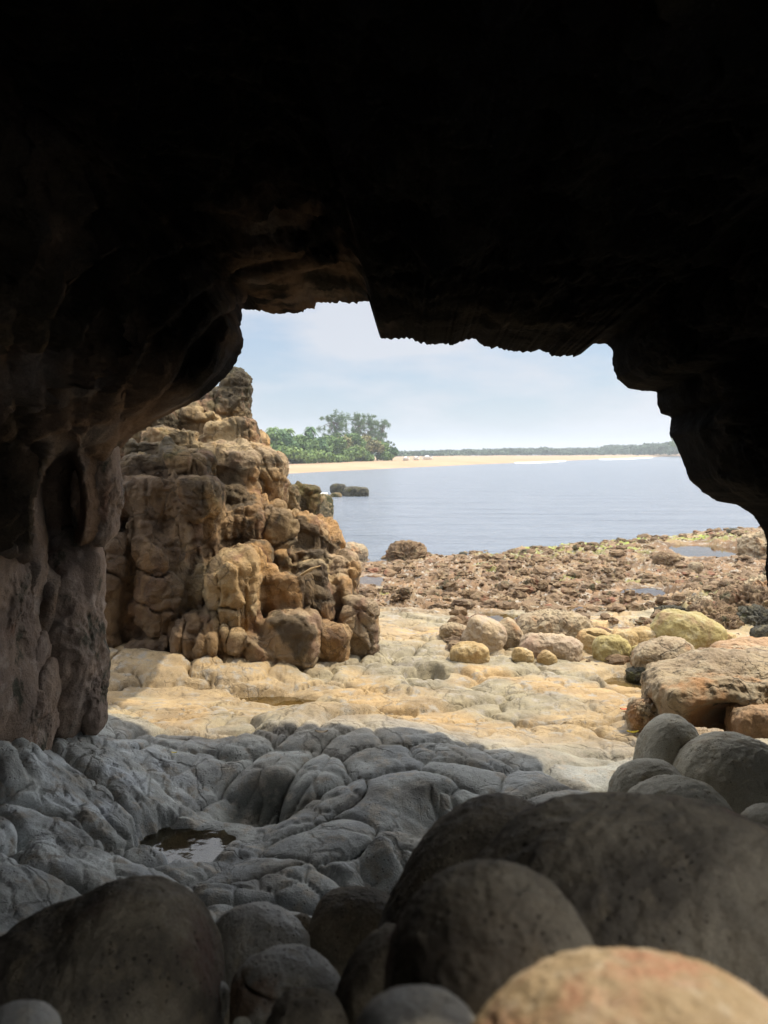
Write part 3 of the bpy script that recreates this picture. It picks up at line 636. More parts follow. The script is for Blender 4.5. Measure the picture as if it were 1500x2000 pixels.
# draped folds of the left wall, running from the roof down to the columns
FOLDS = [([(575, 478), (470, 492), (380, 515), (285, 555), (215, 610), (165, 700), (150, 800)], 20), ([(430, 520), (330, 575), (265, 640), (225, 720), (195, 800), (200, 870)], 22),
         ([(455, 575), (390, 610), (335, 670), (300, 740), (255, 800)], 20), ([(450, 640), (410, 700), (350, 765), (290, 810)], 18), ([(380, 440), (280, 480), (190, 545), (130, 630), (100, 730), (105, 820)], 24),
         ([(300, 410), (190, 455), (100, 520), (50, 620), (40, 740), (60, 830)], 26), ([(60, 440), (-20, 560), (-30, 700), (-10, 830)], 26), ([(360, 620), (320, 700), (262, 772), (225, 840)], 13), ([(120, 860), (60, 900), (35, 980), (40, 1080)], 22),
         ([(250, 600), (205, 690), (180, 770), (165, 850)], 12), ([(20, 880), (0, 960), (10, 1080)], 20), ([(640, 500), (560, 520), (470, 545), (400, 565)], 14), ([(90, 1150), (75, 1250), (95, 1380)], 16), ([(60, 1250), (48, 1350), (70, 1450)], 15)]
wxp = ipx + 9 * fbm(IN * 2.6, 3, 411); wyp = ipy + 9 * fbm(IN * 2.6, 3, 412); hf = np.zeros(ipx.shape); wv = 1 + .45 * fbm(IN * 1.9, 2, 413)
for pts, wd in FOLDS:
    dm = np.full(ipx.shape, 1e9)
    for (xa, ya), (xb, yb) in zip(pts[:-1], pts[1:]):
        t = np.clip(((wxp - xa) * (xb - xa) + (wyp - ya) * (yb - ya)) / ((xb - xa) ** 2 + (yb - ya) ** 2), 0, 1)
        dm = np.minimum(dm, np.hypot(wxp - xa - t * (xb - xa), wyp - ya - t * (yb - ya)))
    q_ = dm / (wd * wv * 1.35); hf = np.maximum(hf, np.sqrt(np.clip(1 - q_ ** 2, 0, 1)) * wd * 1.35 / F * 4.6 * 1.5)
IN = IN - (outw * .45 + vd * .55) * (hf * (1 - nearlip) * (IN[..., 1] > 1.2))[..., None]
last = IN[-1]; back = []
for i, (yy, f_) in enumerate([(.9, 1.08), (.2, 1.15), (-.6, 1.1), (-1.4, .95), (-2.0, .7), (-2.3, .35), (-2.35, .02)]):
    c0 = np.array([.1, 0, 2.1]); r = c0 + (last - c0) * f_; r[:, 1] = yy + .0 * last[:, 1]; r[:, 1] = np.where(i == 0, (last[:, 1] + yy) / 2, yy)
    r = r + .12 * fbm(r * 1.7, 3, 240 + i)[:, None]; back.append(r)
ALL = np.concatenate([IN[::1], np.array(back)])
# outer surface
o2 = dirn * 1.0; ow = np.stack([o2[:, 0], o2[:, 0] * 0, -o2[:, 1]], -1)
outer = []
topm = sm(.2, .9, ow[:, 2])[:, None]; lm = sm(.1, .8, -ow[:, 0])[:, None]
BROW = 1.0
for i, (r, dy) in enumerate([(.03, .05), (.10, .12), (.22, .22), (.4, .34), (.7, .55), (1.1, .8), (1.6, 1.0), (2.2, .9), (3.0, .3), (3.6, -.8), (3.9, -2.5), (3.8, -4.5), (3.2, -6.8), (1.8, -8.0), (.2, -8.6)]):
    p = lip + ow * r; p[:, 1] += dy * (BROW if dy > 0 else 1) * (.55 + .75 * topm[:, 0])
    if r > .15: p = p + (fbm(p * .9, 4, 260) * .22 * min(r, 1.2))[:, None] * ow
    outer.append(p)
def refine(A_, n):
    t = np.linspace(0, len(A_) - 1, n); i0 = np.minimum(t.astype(int), len(A_) - 2); f_ = (t - i0)[:, None, None]; return A_[i0] * (1 - f_) + A_[i0 + 1] * f_
BK = refine(np.concatenate([IN[-1:], np.array(back)]), 130)[1:]
ALL = np.concatenate([IN, BK])
OUTR = refine(np.array(outer), 260)[::-1]
full = np.concatenate([OUTR, ALL]); Fq = grid_faces(len(full), NU, True)
FV = full.reshape(-1, 3)
# skylight in the cave roof, over the nearest boulder
hc = np.array([.42, .80, 1.95]); cf = FV[Fq].mean(1) - hc; al = cf @ sd; off = cf - al[:, None] * sd; off_r = np.linalg.norm(off * [1, 1.25, 1], axis=1)
hole = (al > .3) & (off_r < .40 + .06 * fbm(cf * 3, 2, 290))
cb_ = FV[Fq].mean(1); hole |= (cb_[:, 1] < -.75) & (cb_[:, 0] > .7) & (cb_[:, 2] < 3.6)
hole |= (cb_[:, 0] > 1.05) & (cb_[:, 1] < 1.25) & (cb_[:, 1] > -1) & (cb_[:, 2] > 1.7)
Fq = Fq[~hole]
row = np.arange(len(Fq))
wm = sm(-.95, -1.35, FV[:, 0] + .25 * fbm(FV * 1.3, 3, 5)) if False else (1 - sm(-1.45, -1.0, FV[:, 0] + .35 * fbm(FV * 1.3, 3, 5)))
wm = wm * (1 - sm(3.0, 4.1, FV[:, 2] + .4 * fbm(FV * 1.7, 4, 6))) * sm(1.2, 1.8, FV[:, 1])  # tint fades with height: dimness of the upper wall is painted
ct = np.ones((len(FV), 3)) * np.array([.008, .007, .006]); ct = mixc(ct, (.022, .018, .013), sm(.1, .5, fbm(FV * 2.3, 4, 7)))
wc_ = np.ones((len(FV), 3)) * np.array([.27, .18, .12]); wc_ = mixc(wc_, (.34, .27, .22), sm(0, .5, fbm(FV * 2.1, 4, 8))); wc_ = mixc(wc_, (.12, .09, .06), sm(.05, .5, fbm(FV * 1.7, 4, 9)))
wm = wm * .9; lit_band = (1 - sm(.0, .22, np.abs(FV[:, 0] + .47) - .36)) * sm(4.3, 5.0, FV[:, 1]) * (1 - sm(6.6, 7.0, FV[:, 1])) * sm(3.0, 3.3, FV[:, 2]); wm = np.maximum(wm, lit_band * .45 * sm(-.4, .2, fbm(FV * 3, 4, 12)))  # light on the roof underside above the mouth painted as a paler strip
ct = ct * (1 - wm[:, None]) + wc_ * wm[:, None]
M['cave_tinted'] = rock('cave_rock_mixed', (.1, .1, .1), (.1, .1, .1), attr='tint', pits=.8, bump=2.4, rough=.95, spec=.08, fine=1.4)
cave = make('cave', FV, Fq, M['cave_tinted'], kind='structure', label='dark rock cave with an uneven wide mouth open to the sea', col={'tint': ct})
blob('shade_overhang', 500, 345, 300, 150, 8.1, M['cave'], d=1.75, e=3, n=60, rough=.06, parent=cave)  # unseen mass added above the lip to shade the outcrop's left part
def lobe(px, py, rx, ry, Y, **k):
    a = dict(d=.8, e=2.4, na=.10, nf=2.2, n=48, rough=.05); a.update(k); mt = a.pop('mat', 'wall'); nm = a.pop('nm', 'rock_column')
    return blob(nm, px, py, rx, ry, Y, M[mt], parent=cave, **a)
blob('shade_overhang', 500, 345, 300, 150, 8.1, M['cave'], d=1.75, e=3, n=60, rough=.06, parent=cave)  # same unseen shading mass, a second copy
ov = cave.children[-1]
# draped columns of the left wall
lobe(128, 1250, 66, 205, 5.3, add=[(-10, 150, 40, 90, 0), (20, -140, 50, 70, 0)], na=.07)
lobe(170, 1330, 30, 110, 5.35, rot=-8)
lobe(190, 975, 44, 92, 5.3, add=[(6, -70, 34, 80, 0)], na=.06)
lobe(10, 1180, 48, 330, 4.7, add=[(10, 200, 50, 120, 0), (-10, -200, 50, 140, .1)], na=.05)
lobe(30, 1400, 52, 110, 4.75)
lobe(85, 1395, 20, 110, 4.9, rot=6, n=40)
lobe(62, 1340, 16, 110, 4.85, rot=12, n=40)
lobe(120, 1430, 24, 60, 5.2, n=36)
# ------------------------------------------------------------------ stepped outcrop left of the mouth
oc = empty('rock_outcrop', tuple(un(450, 1290, 8.6)), label='tall stepped outcrop of rounded tan and orange sandstone blocks left of the cave mouth', cat='outcrop')
OB = []
TINT = {'tan': (.43, .29, .145), 'orange': (.45, .27, .12), 'mossy': (.22, .155, .08), 'red': (.30, .205, .13), 'slab': (.42, .32, .21), 'dark': (.085, .075, .05), 'brown': (.33, .26, .18)}
MOSSY = {'tan': .12, 'orange': .05, 'mossy': .85, 'red': .2, 'slab': .05, 'dark': .8, 'brown': .2}
def ob(px0, py0, px1, py1, Y, mt, **k):
    s_ = Y / F; cx, cy = (px0 + px1) / 2, (py0 + py1) / 2; rx, ry = (px1 - px0) / 2 * s_ * 1.07, (py1 - py0) / 2 * s_ * 1.07
    C0 = un(cx, cy, Y); d = k.get('d', .95) * (rx + ry) / 2
    OB.append((C0, np.array([rx, d, ry]), max(k.get('e', 4.6), 3), rotm(k.get('rot', 0)), mt, k.get('label'), k.get('nm', 'rock_block')))
    for (dx, dy, ax, ay, *_) in k.get('add', ()):
        OB.append((C0 + [dx * s_, 0, -dy * s_], np.array([ax * s_, d, ay * s_]), max(k.get('e', 4.6), 3), rotm(0), mt, None, 'rock_block'))
# core masses
ob(190, 950, 520, 1310, 10.0, 'red', d=.5, e=5); ob(420, 1010, 660, 1310, 10.2, 'orange', d=.5, e=4, n=40); ob(330, 830, 520, 1100, 11.2, 'tan', d=.5, e=4, n=40); ob(120, 880, 330, 1310, 9.95, 'red', d=.4, e=5)
# crown
ob(430, 724, 487, 850, 11.5, 'dark', e=3, rot=6, nm='dark_peak', label='dark craggy peak on top of the outcrop'); ob(398, 758, 486, 852, 11.4, 'dark', e=3, rot=-14); ob(332, 788, 450, 860, 11.3, 'dark', e=3, rot=-10)
ob(322, 806, 400, 856, 11.0, 'mossy', rough=.14); ob(384, 812, 430, 858, 10.9, 'tan'); ob(404, 820, 500, 886, 10.7, 'tan', rot=-6, rough=.1); ob(372, 850, 430, 884, 10.6, 'slab')
ob(225, 800, 345, 880, 10.8, 'dark'); ob(280, 836, 384, 886, 10.1, 'mossy', rough=.12); ob(244, 862, 330, 905, 9.6, 'dark'); ob(330, 860, 400, 900, 10.0, 'tan')
ob(395, 868, 552, 968, 10.4, 'slab', rot=14, e=3.6); ob(400, 880, 500, 950, 10.0, 'slab', rot=8)
ob(248, 888, 404, 946, 9.3, 'mossy', e=5, n=44); ob(236, 936, 428, 1014, 9.0, 'mossy', e=4.5, n=50, rough=.09)
ob(492, 918, 552, 990, 10.2, 'mossy', e=3.4, rough=.12, n=44); ob(424, 950, 474, 1003, 9.7, 'mossy', rough=.1); ob(462, 946, 505, 985, 9.9, 'red', rough=.1); ob(500, 960, 530, 1000, 10.1, 'tan')
ob(534, 950, 585, 1034, 11.9, 'mossy', e=5); ob(572, 958, 622, 1040, 12.2, 'mossy', e=5); ob(545, 930, 586, 960, 14, 'dark', rough=.1); ob(530, 1000, 575, 1040, 12, 'tan')
# middle
ob(384, 990, 432, 1096, 9.1, 'orange', n=44); ob(422, 990, 458, 1072, 9.4, 'tan', e=3); ob(448, 990, 516, 1080, 9.5, 'red', e=3, n=48); ob(506, 1000, 574, 1092, 9.6, 'mossy', e=3.2, rough=.13, n=52)
ob(480, 985, 560, 1020, 9.9, 'tan', rot=-12, rough=.1); ob(568, 1026, 618, 1086, 10.3, 'tan', rough=.1); ob(560, 1050, 610, 1090, 10.0, 'orange', rough=.1)
ob(478, 1062, 528, 1136, 9.1, 'orange', e=2.8, rough=.09); ob(566, 1070, 640, 1120, 9.7, 'red', rough=.1); ob(540, 1080, 575, 1130, 9.3, 'orange', e=2.6); ob(626, 1080, 704, 1175, 9.7, 'slab', e=3, n=44)
ob(410, 1072, 510, 1258, 8.7, 'tan', e=2.9, n=64, add=[(0, -50, 48, 46, 0)], label='large rounded pillar with a dark hollow front')
ob(372, 1100, 414, 1236, 8.75, 'tan', e=2.7, d=1.0, n=44); ob(362, 1060, 402, 1130, 8.9, 'orange', e=2.6)
# pillars under the left slabs
for (x0, y0, x1, y1, Y, mt) in [(338, 1000, 376, 1270, 8.85, 'tan'), (284, 1046, 346, 1286, 8.7, 'tan'), (300, 1010, 345, 1100, 8.8, 'red'), (252, 985, 298, 1160, 8.8, 'red'), (236, 1120, 290, 1290, 8.7, 'tan'), (196, 1050, 250, 1292, 8.6, 'tan'),
                                (195, 960, 240, 1100, 8.7, 'red'), (326, 1120, 372, 1285, 8.6, 'red'), (268, 1020, 304, 1100, 8.6, 'mossy'), (352, 1010, 392, 1060, 8.9, 'tan')]:
    ob(x0, y0, x1, y1, Y, mt, e=3.2, d=.75)
# foot
for (x0, y0, x1, y1, Y, mt) in [(352, 1196, 428, 1290, 8.4, 'tan'), (340, 1230, 385, 1292, 8.3, 'red'), (405, 1228, 450, 1290, 8.35, 'tan'), (440, 1232, 530, 1296, 8.4, 'red'), (486, 1212, 528, 1262, 8.5, 'orange'), (520, 1196, 618, 1300, 8.5, 'slab'),
                                (612, 1222, 678, 1296, 8.7, 'orange'), (666, 1176, 734, 1290, 9.0, 'brown'), (496, 1110, 545, 1200, 8.9, 'orange'), (530, 1120, 606, 1210, 8.9, 'orange'), (575, 1092, 645, 1190, 9.2, 'tan'), (560, 1150, 650, 1220, 9.0, 'red'),
                                (636, 1130, 684, 1230, 9.3, 'red'), (446, 1195, 500, 1250, 8.5, 'red'), (600, 1190, 650, 1240, 8.95, 'orange'), (385, 1240, 420, 1280, 8.2, 'tan'), (250, 1250, 330, 1300, 8.4, 'tan')]:
    ob(x0, y0, x1, y1, Y, mt, e=3.8)
def nets(Fd, o, h):
    """surface nets of a scalar field on a regular grid"""
    S = Fd < 0
    nx, ny, nz_ = Fd.shape
    c8 = [(i, j, k) for i in (0, 1) for j in (0, 1) for k in (0, 1)]
    cnt_ = sum(S[i:nx - 1 + i, j:ny - 1 + j, k:nz_ - 1 + k].astype(np.int8) for i, j, k in c8)
    act = (cnt_ > 0) & (cnt_ < 8); idx = np.full(act.shape, -1, np.int32); I = np.argwhere(act); idx[tuple(I.T)] = np.arange(len(I))
    acc = np.zeros((len(I), 3)); num = np.zeros(len(I))
    for a_ in c8:
        for ax in range(3):
            if a_[ax]: continue
            b_ = list(a_); b_[ax] = 1
            va = Fd[tuple((I + a_).T)]; vb = Fd[tuple((I + b_).T)]; m_ = (va < 0) != (vb < 0)
            t = np.where(m_, va / np.where(m_, va - vb, 1), 0)
            p = np.repeat(np.array(a_, float)[None], len(I), 0); p[:, ax] += t
            acc += p * m_[:, None]; num += m_
    V = (I + acc / num[:, None]) * h + o; Q = []
    for ax in range(3):
        sl0 = [slice(1, -1)] * 3; sl0[ax] = slice(0, -1); sl1 = list(sl0); sl1[ax] = slice(1, None)
        A0, A1 = S[tuple(sl0)], S[tuple(sl1)]; e_ = np.argwhere(A0 != A1); inside = A0[tuple(e_.T)]
        off_ = np.ones(3, int); off_[ax] = 0; e_ = e_ + off_
        u, v = [(1, 2), (2, 0), (0, 1)][ax]
        def g_(du, dv):
            q = e_.copy(); q[:, u] -= du; q[:, v] -= dv; return idx[tuple(q.T)]
        q = np.stack([g_(1, 1), g_(0, 1), g_(0, 0), g_(1, 0)], 1); q[~inside] = q[~inside][:, ::-1]; Q.append(q)
    return V, np.concatenate(Q)
def build_outcrop():
    h = .0175; lo = np.array([-3.5, 7.7, .1]); hi = np.array([.15, 12.9, 3.75]); n = np.ceil((hi - lo) / h).astype(int)
    Fd = np.full(n, .6, np.float32); kk = .028
    ax_ = [lo[i] + h * np.arange(n[i]) for i in range(3)]
    for (C0, r, e, Rm, mt, *_) in OB:
        R0 = r.max() * 1.35 + .12; i0 = np.maximum(((C0 - R0 - lo) / h).astype(int), 0); i1 = np.minimum(((C0 + R0 - lo) / h).astype(int) + 1, n)
        if (i1 <= i0).any(): continue
        G = np.stack(np.meshgrid(*[ax_[i][i0[i]:i1[i]] for i in range(3)], indexing='ij'), -1).astype(np.float32)
        v = prim(G, C0.astype(np.float32), r.astype(np.float32), e, Rm.astype(np.float32)).astype(np.float32)
        sl_ = tuple(slice(i0[i], i1[i]) for i in range(3)); Fd[sl_] = smin(Fd[sl_], v, kk)
    for i in range(3):
        sl_ = [slice(None)] * 3; sl_[i] = 0; Fd[tuple(sl_)] = .5; sl_[i] = -1; Fd[tuple(sl_)] = .5
    V, Q = nets(Fd, lo, h)
    # nearest block and soft colour
    best = np.full(len(V), 9.); bid = np.zeros(len(V), int); wsum = np.zeros(len(V)); colr = np.zeros((len(V), 3)); mo = np.zeros(len(V))
    Vw = V + .03 * np.stack([fbm(V * 5, 2, 300), fbm(V * 5, 2, 301), fbm(V * 5, 2, 302)], -1)
    for i, (C0, r, e, Rm, mt, *_) in enumerate(OB):
        v = prim(Vw, C0, r, e, Rm); w_ = np.exp(-np.clip(v, 0, 2) / .07) + 1e-9
        colr += w_[:, None] * TINT[mt]; mo += w_ * MOSSY[mt]; wsum += w_
        nb = v < best; best[nb] = v[nb]; bid[nb] = i
    colr /= wsum[:, None]; mo /= wsum
    def normals(V):
        fn = np.cross(V[Q[:, 2]] - V[Q[:, 0]], V[Q[:, 3]] - V[Q[:, 1]]); N = np.zeros_like(V)
        for i in range(4): 
            for c_ in range(3): N[:, c_] += np.bincount(Q[:, i], fn[:, c_], len(V))
        return N / (np.linalg.norm(N, axis=1)[:, None] + 1e-9)
    N = normals(V)
    wq = fbm(V * 1.6, 3, 310); wr_ = fbm(V * 1.6 + 20, 3, 311)
    c1, c2, ci = worley(np.stack([(V[:, 0] + V[:, 1] * .5) / .26 + wq * .5, V[:, 2] / .38 + V[:, 1] * .3 + wr_ * .5], -1), 5)
    stratv = V[:, 2] / .26 + .3 * wq; st_ = np.exp(-((stratv - np.round(stratv)) / .07) ** 2)
    ds = -.028 * np.exp(-(c2 - c1) / .05) + .10 * (ci - .5) * sm(0, .07, c2 - c1) - .020 * st_ * sm(-.1, .3, wr_)
    vx = (V[:, 0] + .35 * V[:, 1]) / .17 + .8 * fbm(V * np.array([1.5, 1.5, .5]), 3, 312); vj = np.exp(-((vx - np.round(vx)) / .09) ** 2); ds -= .034 * vj * sm(.0, .3, fbm(V * np.array([2.0, 2.0, .6]) + 9, 3, 313))
    ds += .014 * (fbm(V * 2.6, 4, 320, ridge=True, gain=.5) - .8) + .015 * fbm(V * 1.9, 2, 325) + .016 * fbm(V * 9, 5, 330) + .013 * (fbm(V * 5.5, 5, 333, ridge=True, gain=.6) - .8)
    ds += mo * .018 * fbm(V * 14, 4, 335, ridge=True)
    V = V + N * ds[:, None]; N = normals(V)
    nA = fbm(V * 2.1, 4, 340); nB = fbm(V * np.array([3.4, 3.4, 1.6]), 4, 345); nC = fbm(V * 6, 4, 350)
    colr = mixc(colr, (.47, .26, .09), sm(.12, .45, nA) * .6 * (1 - mo)); colr = mixc(colr, (.23, .13, .085), sm(.18, .5, nB) * .7)
    colr = mixc(colr, (.42, .32, .19), sm(.1, .45, nC) * .45 * (1 - mo)); colr = mixc(colr, (.045, .04, .016), sm(.72, 1.0, mo + nC * .55 + nB * .35) * .85)
    colr = mixc(colr, (.17, .145, .05), sm(.9, 1.2, mo + nA * .6 + .3 * N[:, 2]) * .4)
    nD = fbm(V * np.array([1.7, 1.7, 1.3]) + 31, 5, 355); colr = mixc(colr, (.085, .065, .04), sm(.10, .28, nD) * .82)
    colr = mixc(colr, (.50, .39, .22), sm(.2, .5, fbm(V * 1.5 + 50, 4, 357)) * .5 * (1 - mo))
    colr = mixc(colr, (.115, .075, .05), (1 - sm(-2.05, -1.55, V[:, 0] + .5 * nA)) * (1 - sm(2.2, 2.6, V[:, 2])) * .72)  # left flank darkened in the colour to deepen its shade
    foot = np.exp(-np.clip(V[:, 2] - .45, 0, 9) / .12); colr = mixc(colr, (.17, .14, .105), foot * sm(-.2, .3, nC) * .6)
    fb_ = bid[Q[:, 0]].copy()
    def islands(q):
        u_, inv = np.unique(q, return_inverse=True); inv = inv.reshape(q.shape); lab = np.arange(len(u_))
        while True:
            m_ = lab[inv].min(1); new = lab.copy()
            for k_ in range(4): np.minimum.at(new, inv[:, k_], m_)
            new = new[new]
            if (new == lab).all(): return lab[inv[:, 0]]
            lab = new
    for _ in range(2):
        vb_ = np.zeros(len(V), int); 
        for i in range(len(OB)):
            fi = np.where(fb_ == i)[0]
            if not len(fi): continue
            L_ = islands(Q[fi]); v_, c_ = np.unique(L_, return_counts=True)
            if len(v_) < 2: continue
            big = v_[c_.argmax()]
            for w_ in v_:
                if w_ == big: continue
                f_ = fi[L_ == w_]; vs = np.unique(Q[f_]); touch = np.where(np.isin(Q, vs).any(1))[0]; ot = fb_[touch]; ot = ot[ot != i]
                if len(ot): fb_[f_] = np.bincount(ot).argmax()
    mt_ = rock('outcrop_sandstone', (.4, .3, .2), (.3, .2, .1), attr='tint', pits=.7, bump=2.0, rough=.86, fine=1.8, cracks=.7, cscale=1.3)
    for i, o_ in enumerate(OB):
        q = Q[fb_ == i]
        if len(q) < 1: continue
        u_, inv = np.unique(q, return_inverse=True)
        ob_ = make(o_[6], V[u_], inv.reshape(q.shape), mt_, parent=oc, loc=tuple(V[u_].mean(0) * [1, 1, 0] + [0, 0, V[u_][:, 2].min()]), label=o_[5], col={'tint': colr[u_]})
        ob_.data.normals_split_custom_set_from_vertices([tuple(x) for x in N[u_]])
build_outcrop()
# dry palm leaf stalk lying on the outcrop
M['stalk'] = plain('dry_leaf_stalk', (.42, .30, .16), .8)
V, Q = tube([un(577, 1133, 8.85), un(592, 1121, 8.8), (un(608, 1111, 8.8)), un(626, 1105, 8.85)], [.006, .014, .014, .005])
make('dry_stalk', V, Q, M['stalk'], label='dry brown leaf stalk lying slantwise across the orange blocks', cat='stalk')

G2 = 'sunlit boulders at the edge of the reef'
G3 = 'brown rocks by the right cave wall'
# ------------------------------------------------------------------ rocks standing in the water and on the reef
def contact(px, py, y0=5.5, y1=32):
    for y in np.exp(np.linspace(math.log(y0), math.log(y1), 700)):
        p = un(px, py, y)
        if p[2] < ground_h(p[0], y): return y
    return y1
def th(name, px0, py0, px1, py1, Y, mt, label, cat='rock', **k):
    a = dict(d=.9, e=2.4, n=40); a.update(k)
    if k.get('group') in (G2, G3) or name == 'reef_rock':
        pb = py1 - .18 * (py1 - py0)
        Y = contact((px0 + px1) / 2, pb); Y = Y + a['d'] * (px1 - px0 + py1 - py0) / 4 * Y / F * .45
        py1 += .16 * (py1 - py0); a.setdefault('na', .09); a['e'] = max(a['e'], 2.8)
    return blob(name, (px0 + px1) / 2, (py0 + py1) / 2, (px1 - px0) / 2, (py1 - py0) / 2, Y, M[mt], label=label, cat=cat, **a)
th('sea_rock', 600, 966, 650, 1024, 32, 'mossy', 'square brown rock in the water at the outcrop end', e=4, rough=.12)
th('sea_rock', 645, 945, 676, 966, 52, 'dark', 'smaller rounded dark rock in the bay', e=3, rough=.1, group='dark rocks in the bay')
th('sea_rock', 670, 951, 720, 974, 50, 'dark', 'longer flat topped dark rock in the bay', e=4, rough=.1, group='dark rocks in the bay')
th('sea_rock', 645, 962, 668, 975, 49, 'mossy', 'low brown rock just awash in the bay', e=2.5, group='dark rocks in the bay')
th('sea_rock', 664, 1060, 718, 1110, 20, 'brown', 'rounded boulder at the waterline beside the outcrop', e=2.6, rough=.1, rot=10)
th('sea_rock', 760, 1060, 830, 1112, 20, 'reef', 'broken brown boulder at the waterline with dark face', e=3, rough=.3, na=.14, n=48)
th('sea_rock', 896, 1078, 912, 1092, 20.5, 'dark', 'small dark stone standing at the waterline', e=3, rough=.1)
th('reef_rock', 1446, 1040, 1560, 1098, 15.5, 'brown', 'brown craggy rock against the right cave wall', e=3, rough=.18, n=56)
th('reef_rock', 1024, 1134, 1068, 1158, 16, 'reef', 'brown pointed rock in the middle of the reef', e=2.2, rough=.4, na=.2, n=48)
th('reef_rock', 1276, 1080, 1326, 1106, 18, 'reef', 'flat topped brown rock below the long tide pool', e=3, rough=.15)
th('reef_rock', 1345, 1098, 1372, 1118, 17, 'brown', 'pale upright stone on the right of the reef', e=3, rough=.12)
th('reef_rock', 1420, 1032, 1442, 1042, 27, 'dark', 'dark low stone on the far edge of the reef', e=3, rough=.1)
th('reef_rock', 905, 1155, 935, 1172, 14.5, 'reef', 'brown low lump on the left part of the reef', e=2.5, rough=.4, na=.2, n=48)
th('reef_rock', 775, 1150, 800, 1172, 14.2, 'reef', 'brown jagged stone on the reef beside the outcrop', e=2.6, rough=.4, na=.2, n=48)
# craggy rock at the right, many hollowed humps
cg = empty('craggy_rock', tuple(un(1430, 1250, 10.6)), label='dark pitted craggy rock mass behind the round boulders at the right', cat='rock')
for (x0, y0, x1, y1, Y, mt) in [(1345, 1180, 1440, 1262, 11.4, 'reef'), (1400, 1150, 1530, 1240, 12.2, 'reef'), (1330, 1170, 1400, 1210, 12.4, 'brown'), (1430, 1190, 1520, 1256, 11.2, 'dark'), (1280, 1186, 1340, 1226, 11.8, 'dark'), (1390, 1205, 1450, 1262, 11.0, 'reef'), (1460, 1130, 1540, 1190, 13, 'brown')]:
    blob('rock_hump', (x0 + x1) / 2, (y0 + y1) / 2, (x1 - x0) / 2, (y1 - y0) / 2, Y, M[mt], parent=cg, d=1.1, e=2.6, rough=.32, na=.16, n=56)
# rubble of the reef: too many to count
VV = []; QQ = []; o_ = 0
D0, Q0 = cube_sphere(3)
rq = np.random.RandomState(21)
for i in range(7500):
    y = math.exp(rq.uniform(math.log(12.2), math.log(28))); x = rq.uniform(-.05, .5) * y
    if i % 25 == 0: y = rq.uniform(8.6, 12); x = rq.uniform(.08, .42) * y
    if x < -.02 * y + 0: pass
    zg = ground_h(x, y)
    if zg < -.04: continue
    if any(((x - p[0]) / p[3]) ** 2 + ((y - p[1]) / p[4]) ** 2 < 1 for p in pools): continue
    s_ = .012 + .12 * rq.rand() ** 9; r3 = s_ * np.array([1 + .5 * rq.rand(), 1 + .5 * rq.rand(), .5 + .5 * rq.rand()])
    v = D0 * (1 + .55 * (rq.rand(len(D0), 1) - .5)) * r3; a = rq.rand() * 6.28; ca, sa = math.cos(a), math.sin(a)
    v = np.stack([v[:, 0] * ca - v[:, 1] * sa, v[:, 0] * sa + v[:, 1] * ca, v[:, 2]], -1) + [x, y, zg + s_ * .15]
    VV.append(v); QQ.append(Q0 + o_); o_ += len(v)
make('rubble', np.concatenate(VV), np.concatenate(QQ), M['reef'], kind='stuff', label='loose brown rubble strewn over the reef', smooth=False)

# ------------------------------------------------------------------ sunlit boulders between floor and reef
G2 = 'sunlit boulders at the edge of the reef'
th('boulder', 904, 1208, 986, 1276, 10.4, 'slab', 'tan wedge shaped half of the split boulder', cat='boulder', rot=22, e=3, group=G2, n=48)
th('boulder', 962, 1210, 1022, 1276, 10.7, 'brown', 'flat grey brown half of the split boulder leaning right', cat='boulder', rot=-30, e=3, group=G2, n=44)
th('boulder', 858, 1218, 915, 1255, 11.0, 'brown', 'dull grey lump left of the split boulder', cat='boulder', rough=.08, group=G2)
th('boulder', 880, 1256, 954, 1300, 9.8, 'yellow', 'bright yellow dome shaped stone left of the pavement ridge', cat='boulder', group=G2, n=44, e=2.5)
th('boulder', 1010, 1196, 1158, 1262, 11.2, 'brown', 'largest grey brown rock with an orange top', cat='boulder', rough=.09, group=G2, n=56, add=[(-40, 12, 40, 26, -.1)])
th('boulder', 1014, 1238, 1136, 1296, 10.2, 'slab', 'long low grey slab with yellow back edge', cat='boulder', rot=5, group=G2, n=50, rough=.06)
th('boulder', 1000, 1266, 1042, 1294, 9.7, 'yellow', 'small cream stone on the slab edge', cat='boulder', rot=18, group=G2)
th('boulder', 1050, 1272, 1086, 1300, 9.6, 'yellow', 'small slanting cream pebble right of the cream stone', cat='boulder', rot=35, group=G2)
th('boulder', 1126, 1228, 1196, 1284, 10.6, 'yellow', 'yellow boulder with a slit across its top', cat='boulder', group=G2, n=48, e=2.6, cut=[(6, -22, 26, 4, -.1, 12)])
th('boulder', 1158, 1242, 1230, 1300, 10.2, 'green', 'smooth olive green boulder in front of the slit one', cat='boulder', group=G2, n=48)
th('boulder', 1192, 1228, 1250, 1280, 10.9, 'yellow', 'pale yellow stone behind the olive green boulder', cat='boulder', group=G2)
th('boulder', 1228, 1226, 1290, 1276, 10.6, 'yellow', 'cream flat faced stone left of the big olive boulder', cat='boulder', group=G2, e=3, rot=8)
th('boulder', 1234, 1260, 1262, 1300, 9.6, 'green', 'small olive stone squeezed beside the brown boulder', cat='boulder', group=G2)
th('boulder', 1272, 1196, 1412, 1286, 10.0, 'green', 'big smooth olive yellow boulder, tallest of the sunlit ones', cat='boulder', rot=12, e=2.5, group=G2, n=60, add=[(-26, -8, 36, 30, 0)])
th('boulder', 1406, 1236, 1438, 1262, 10.4, 'yellow', 'small cream stone right of the big olive boulder', cat='boulder', group=G2)
th('boulder', 1390, 1250, 1560, 1318, 9.4, 'orange', 'smooth orange boulder with a dark hole at the right edge', cat='boulder', group=G2, n=56, e=2.6, cut=[(-5, 4, 12, 9, -.28, 0)], rough=.02)
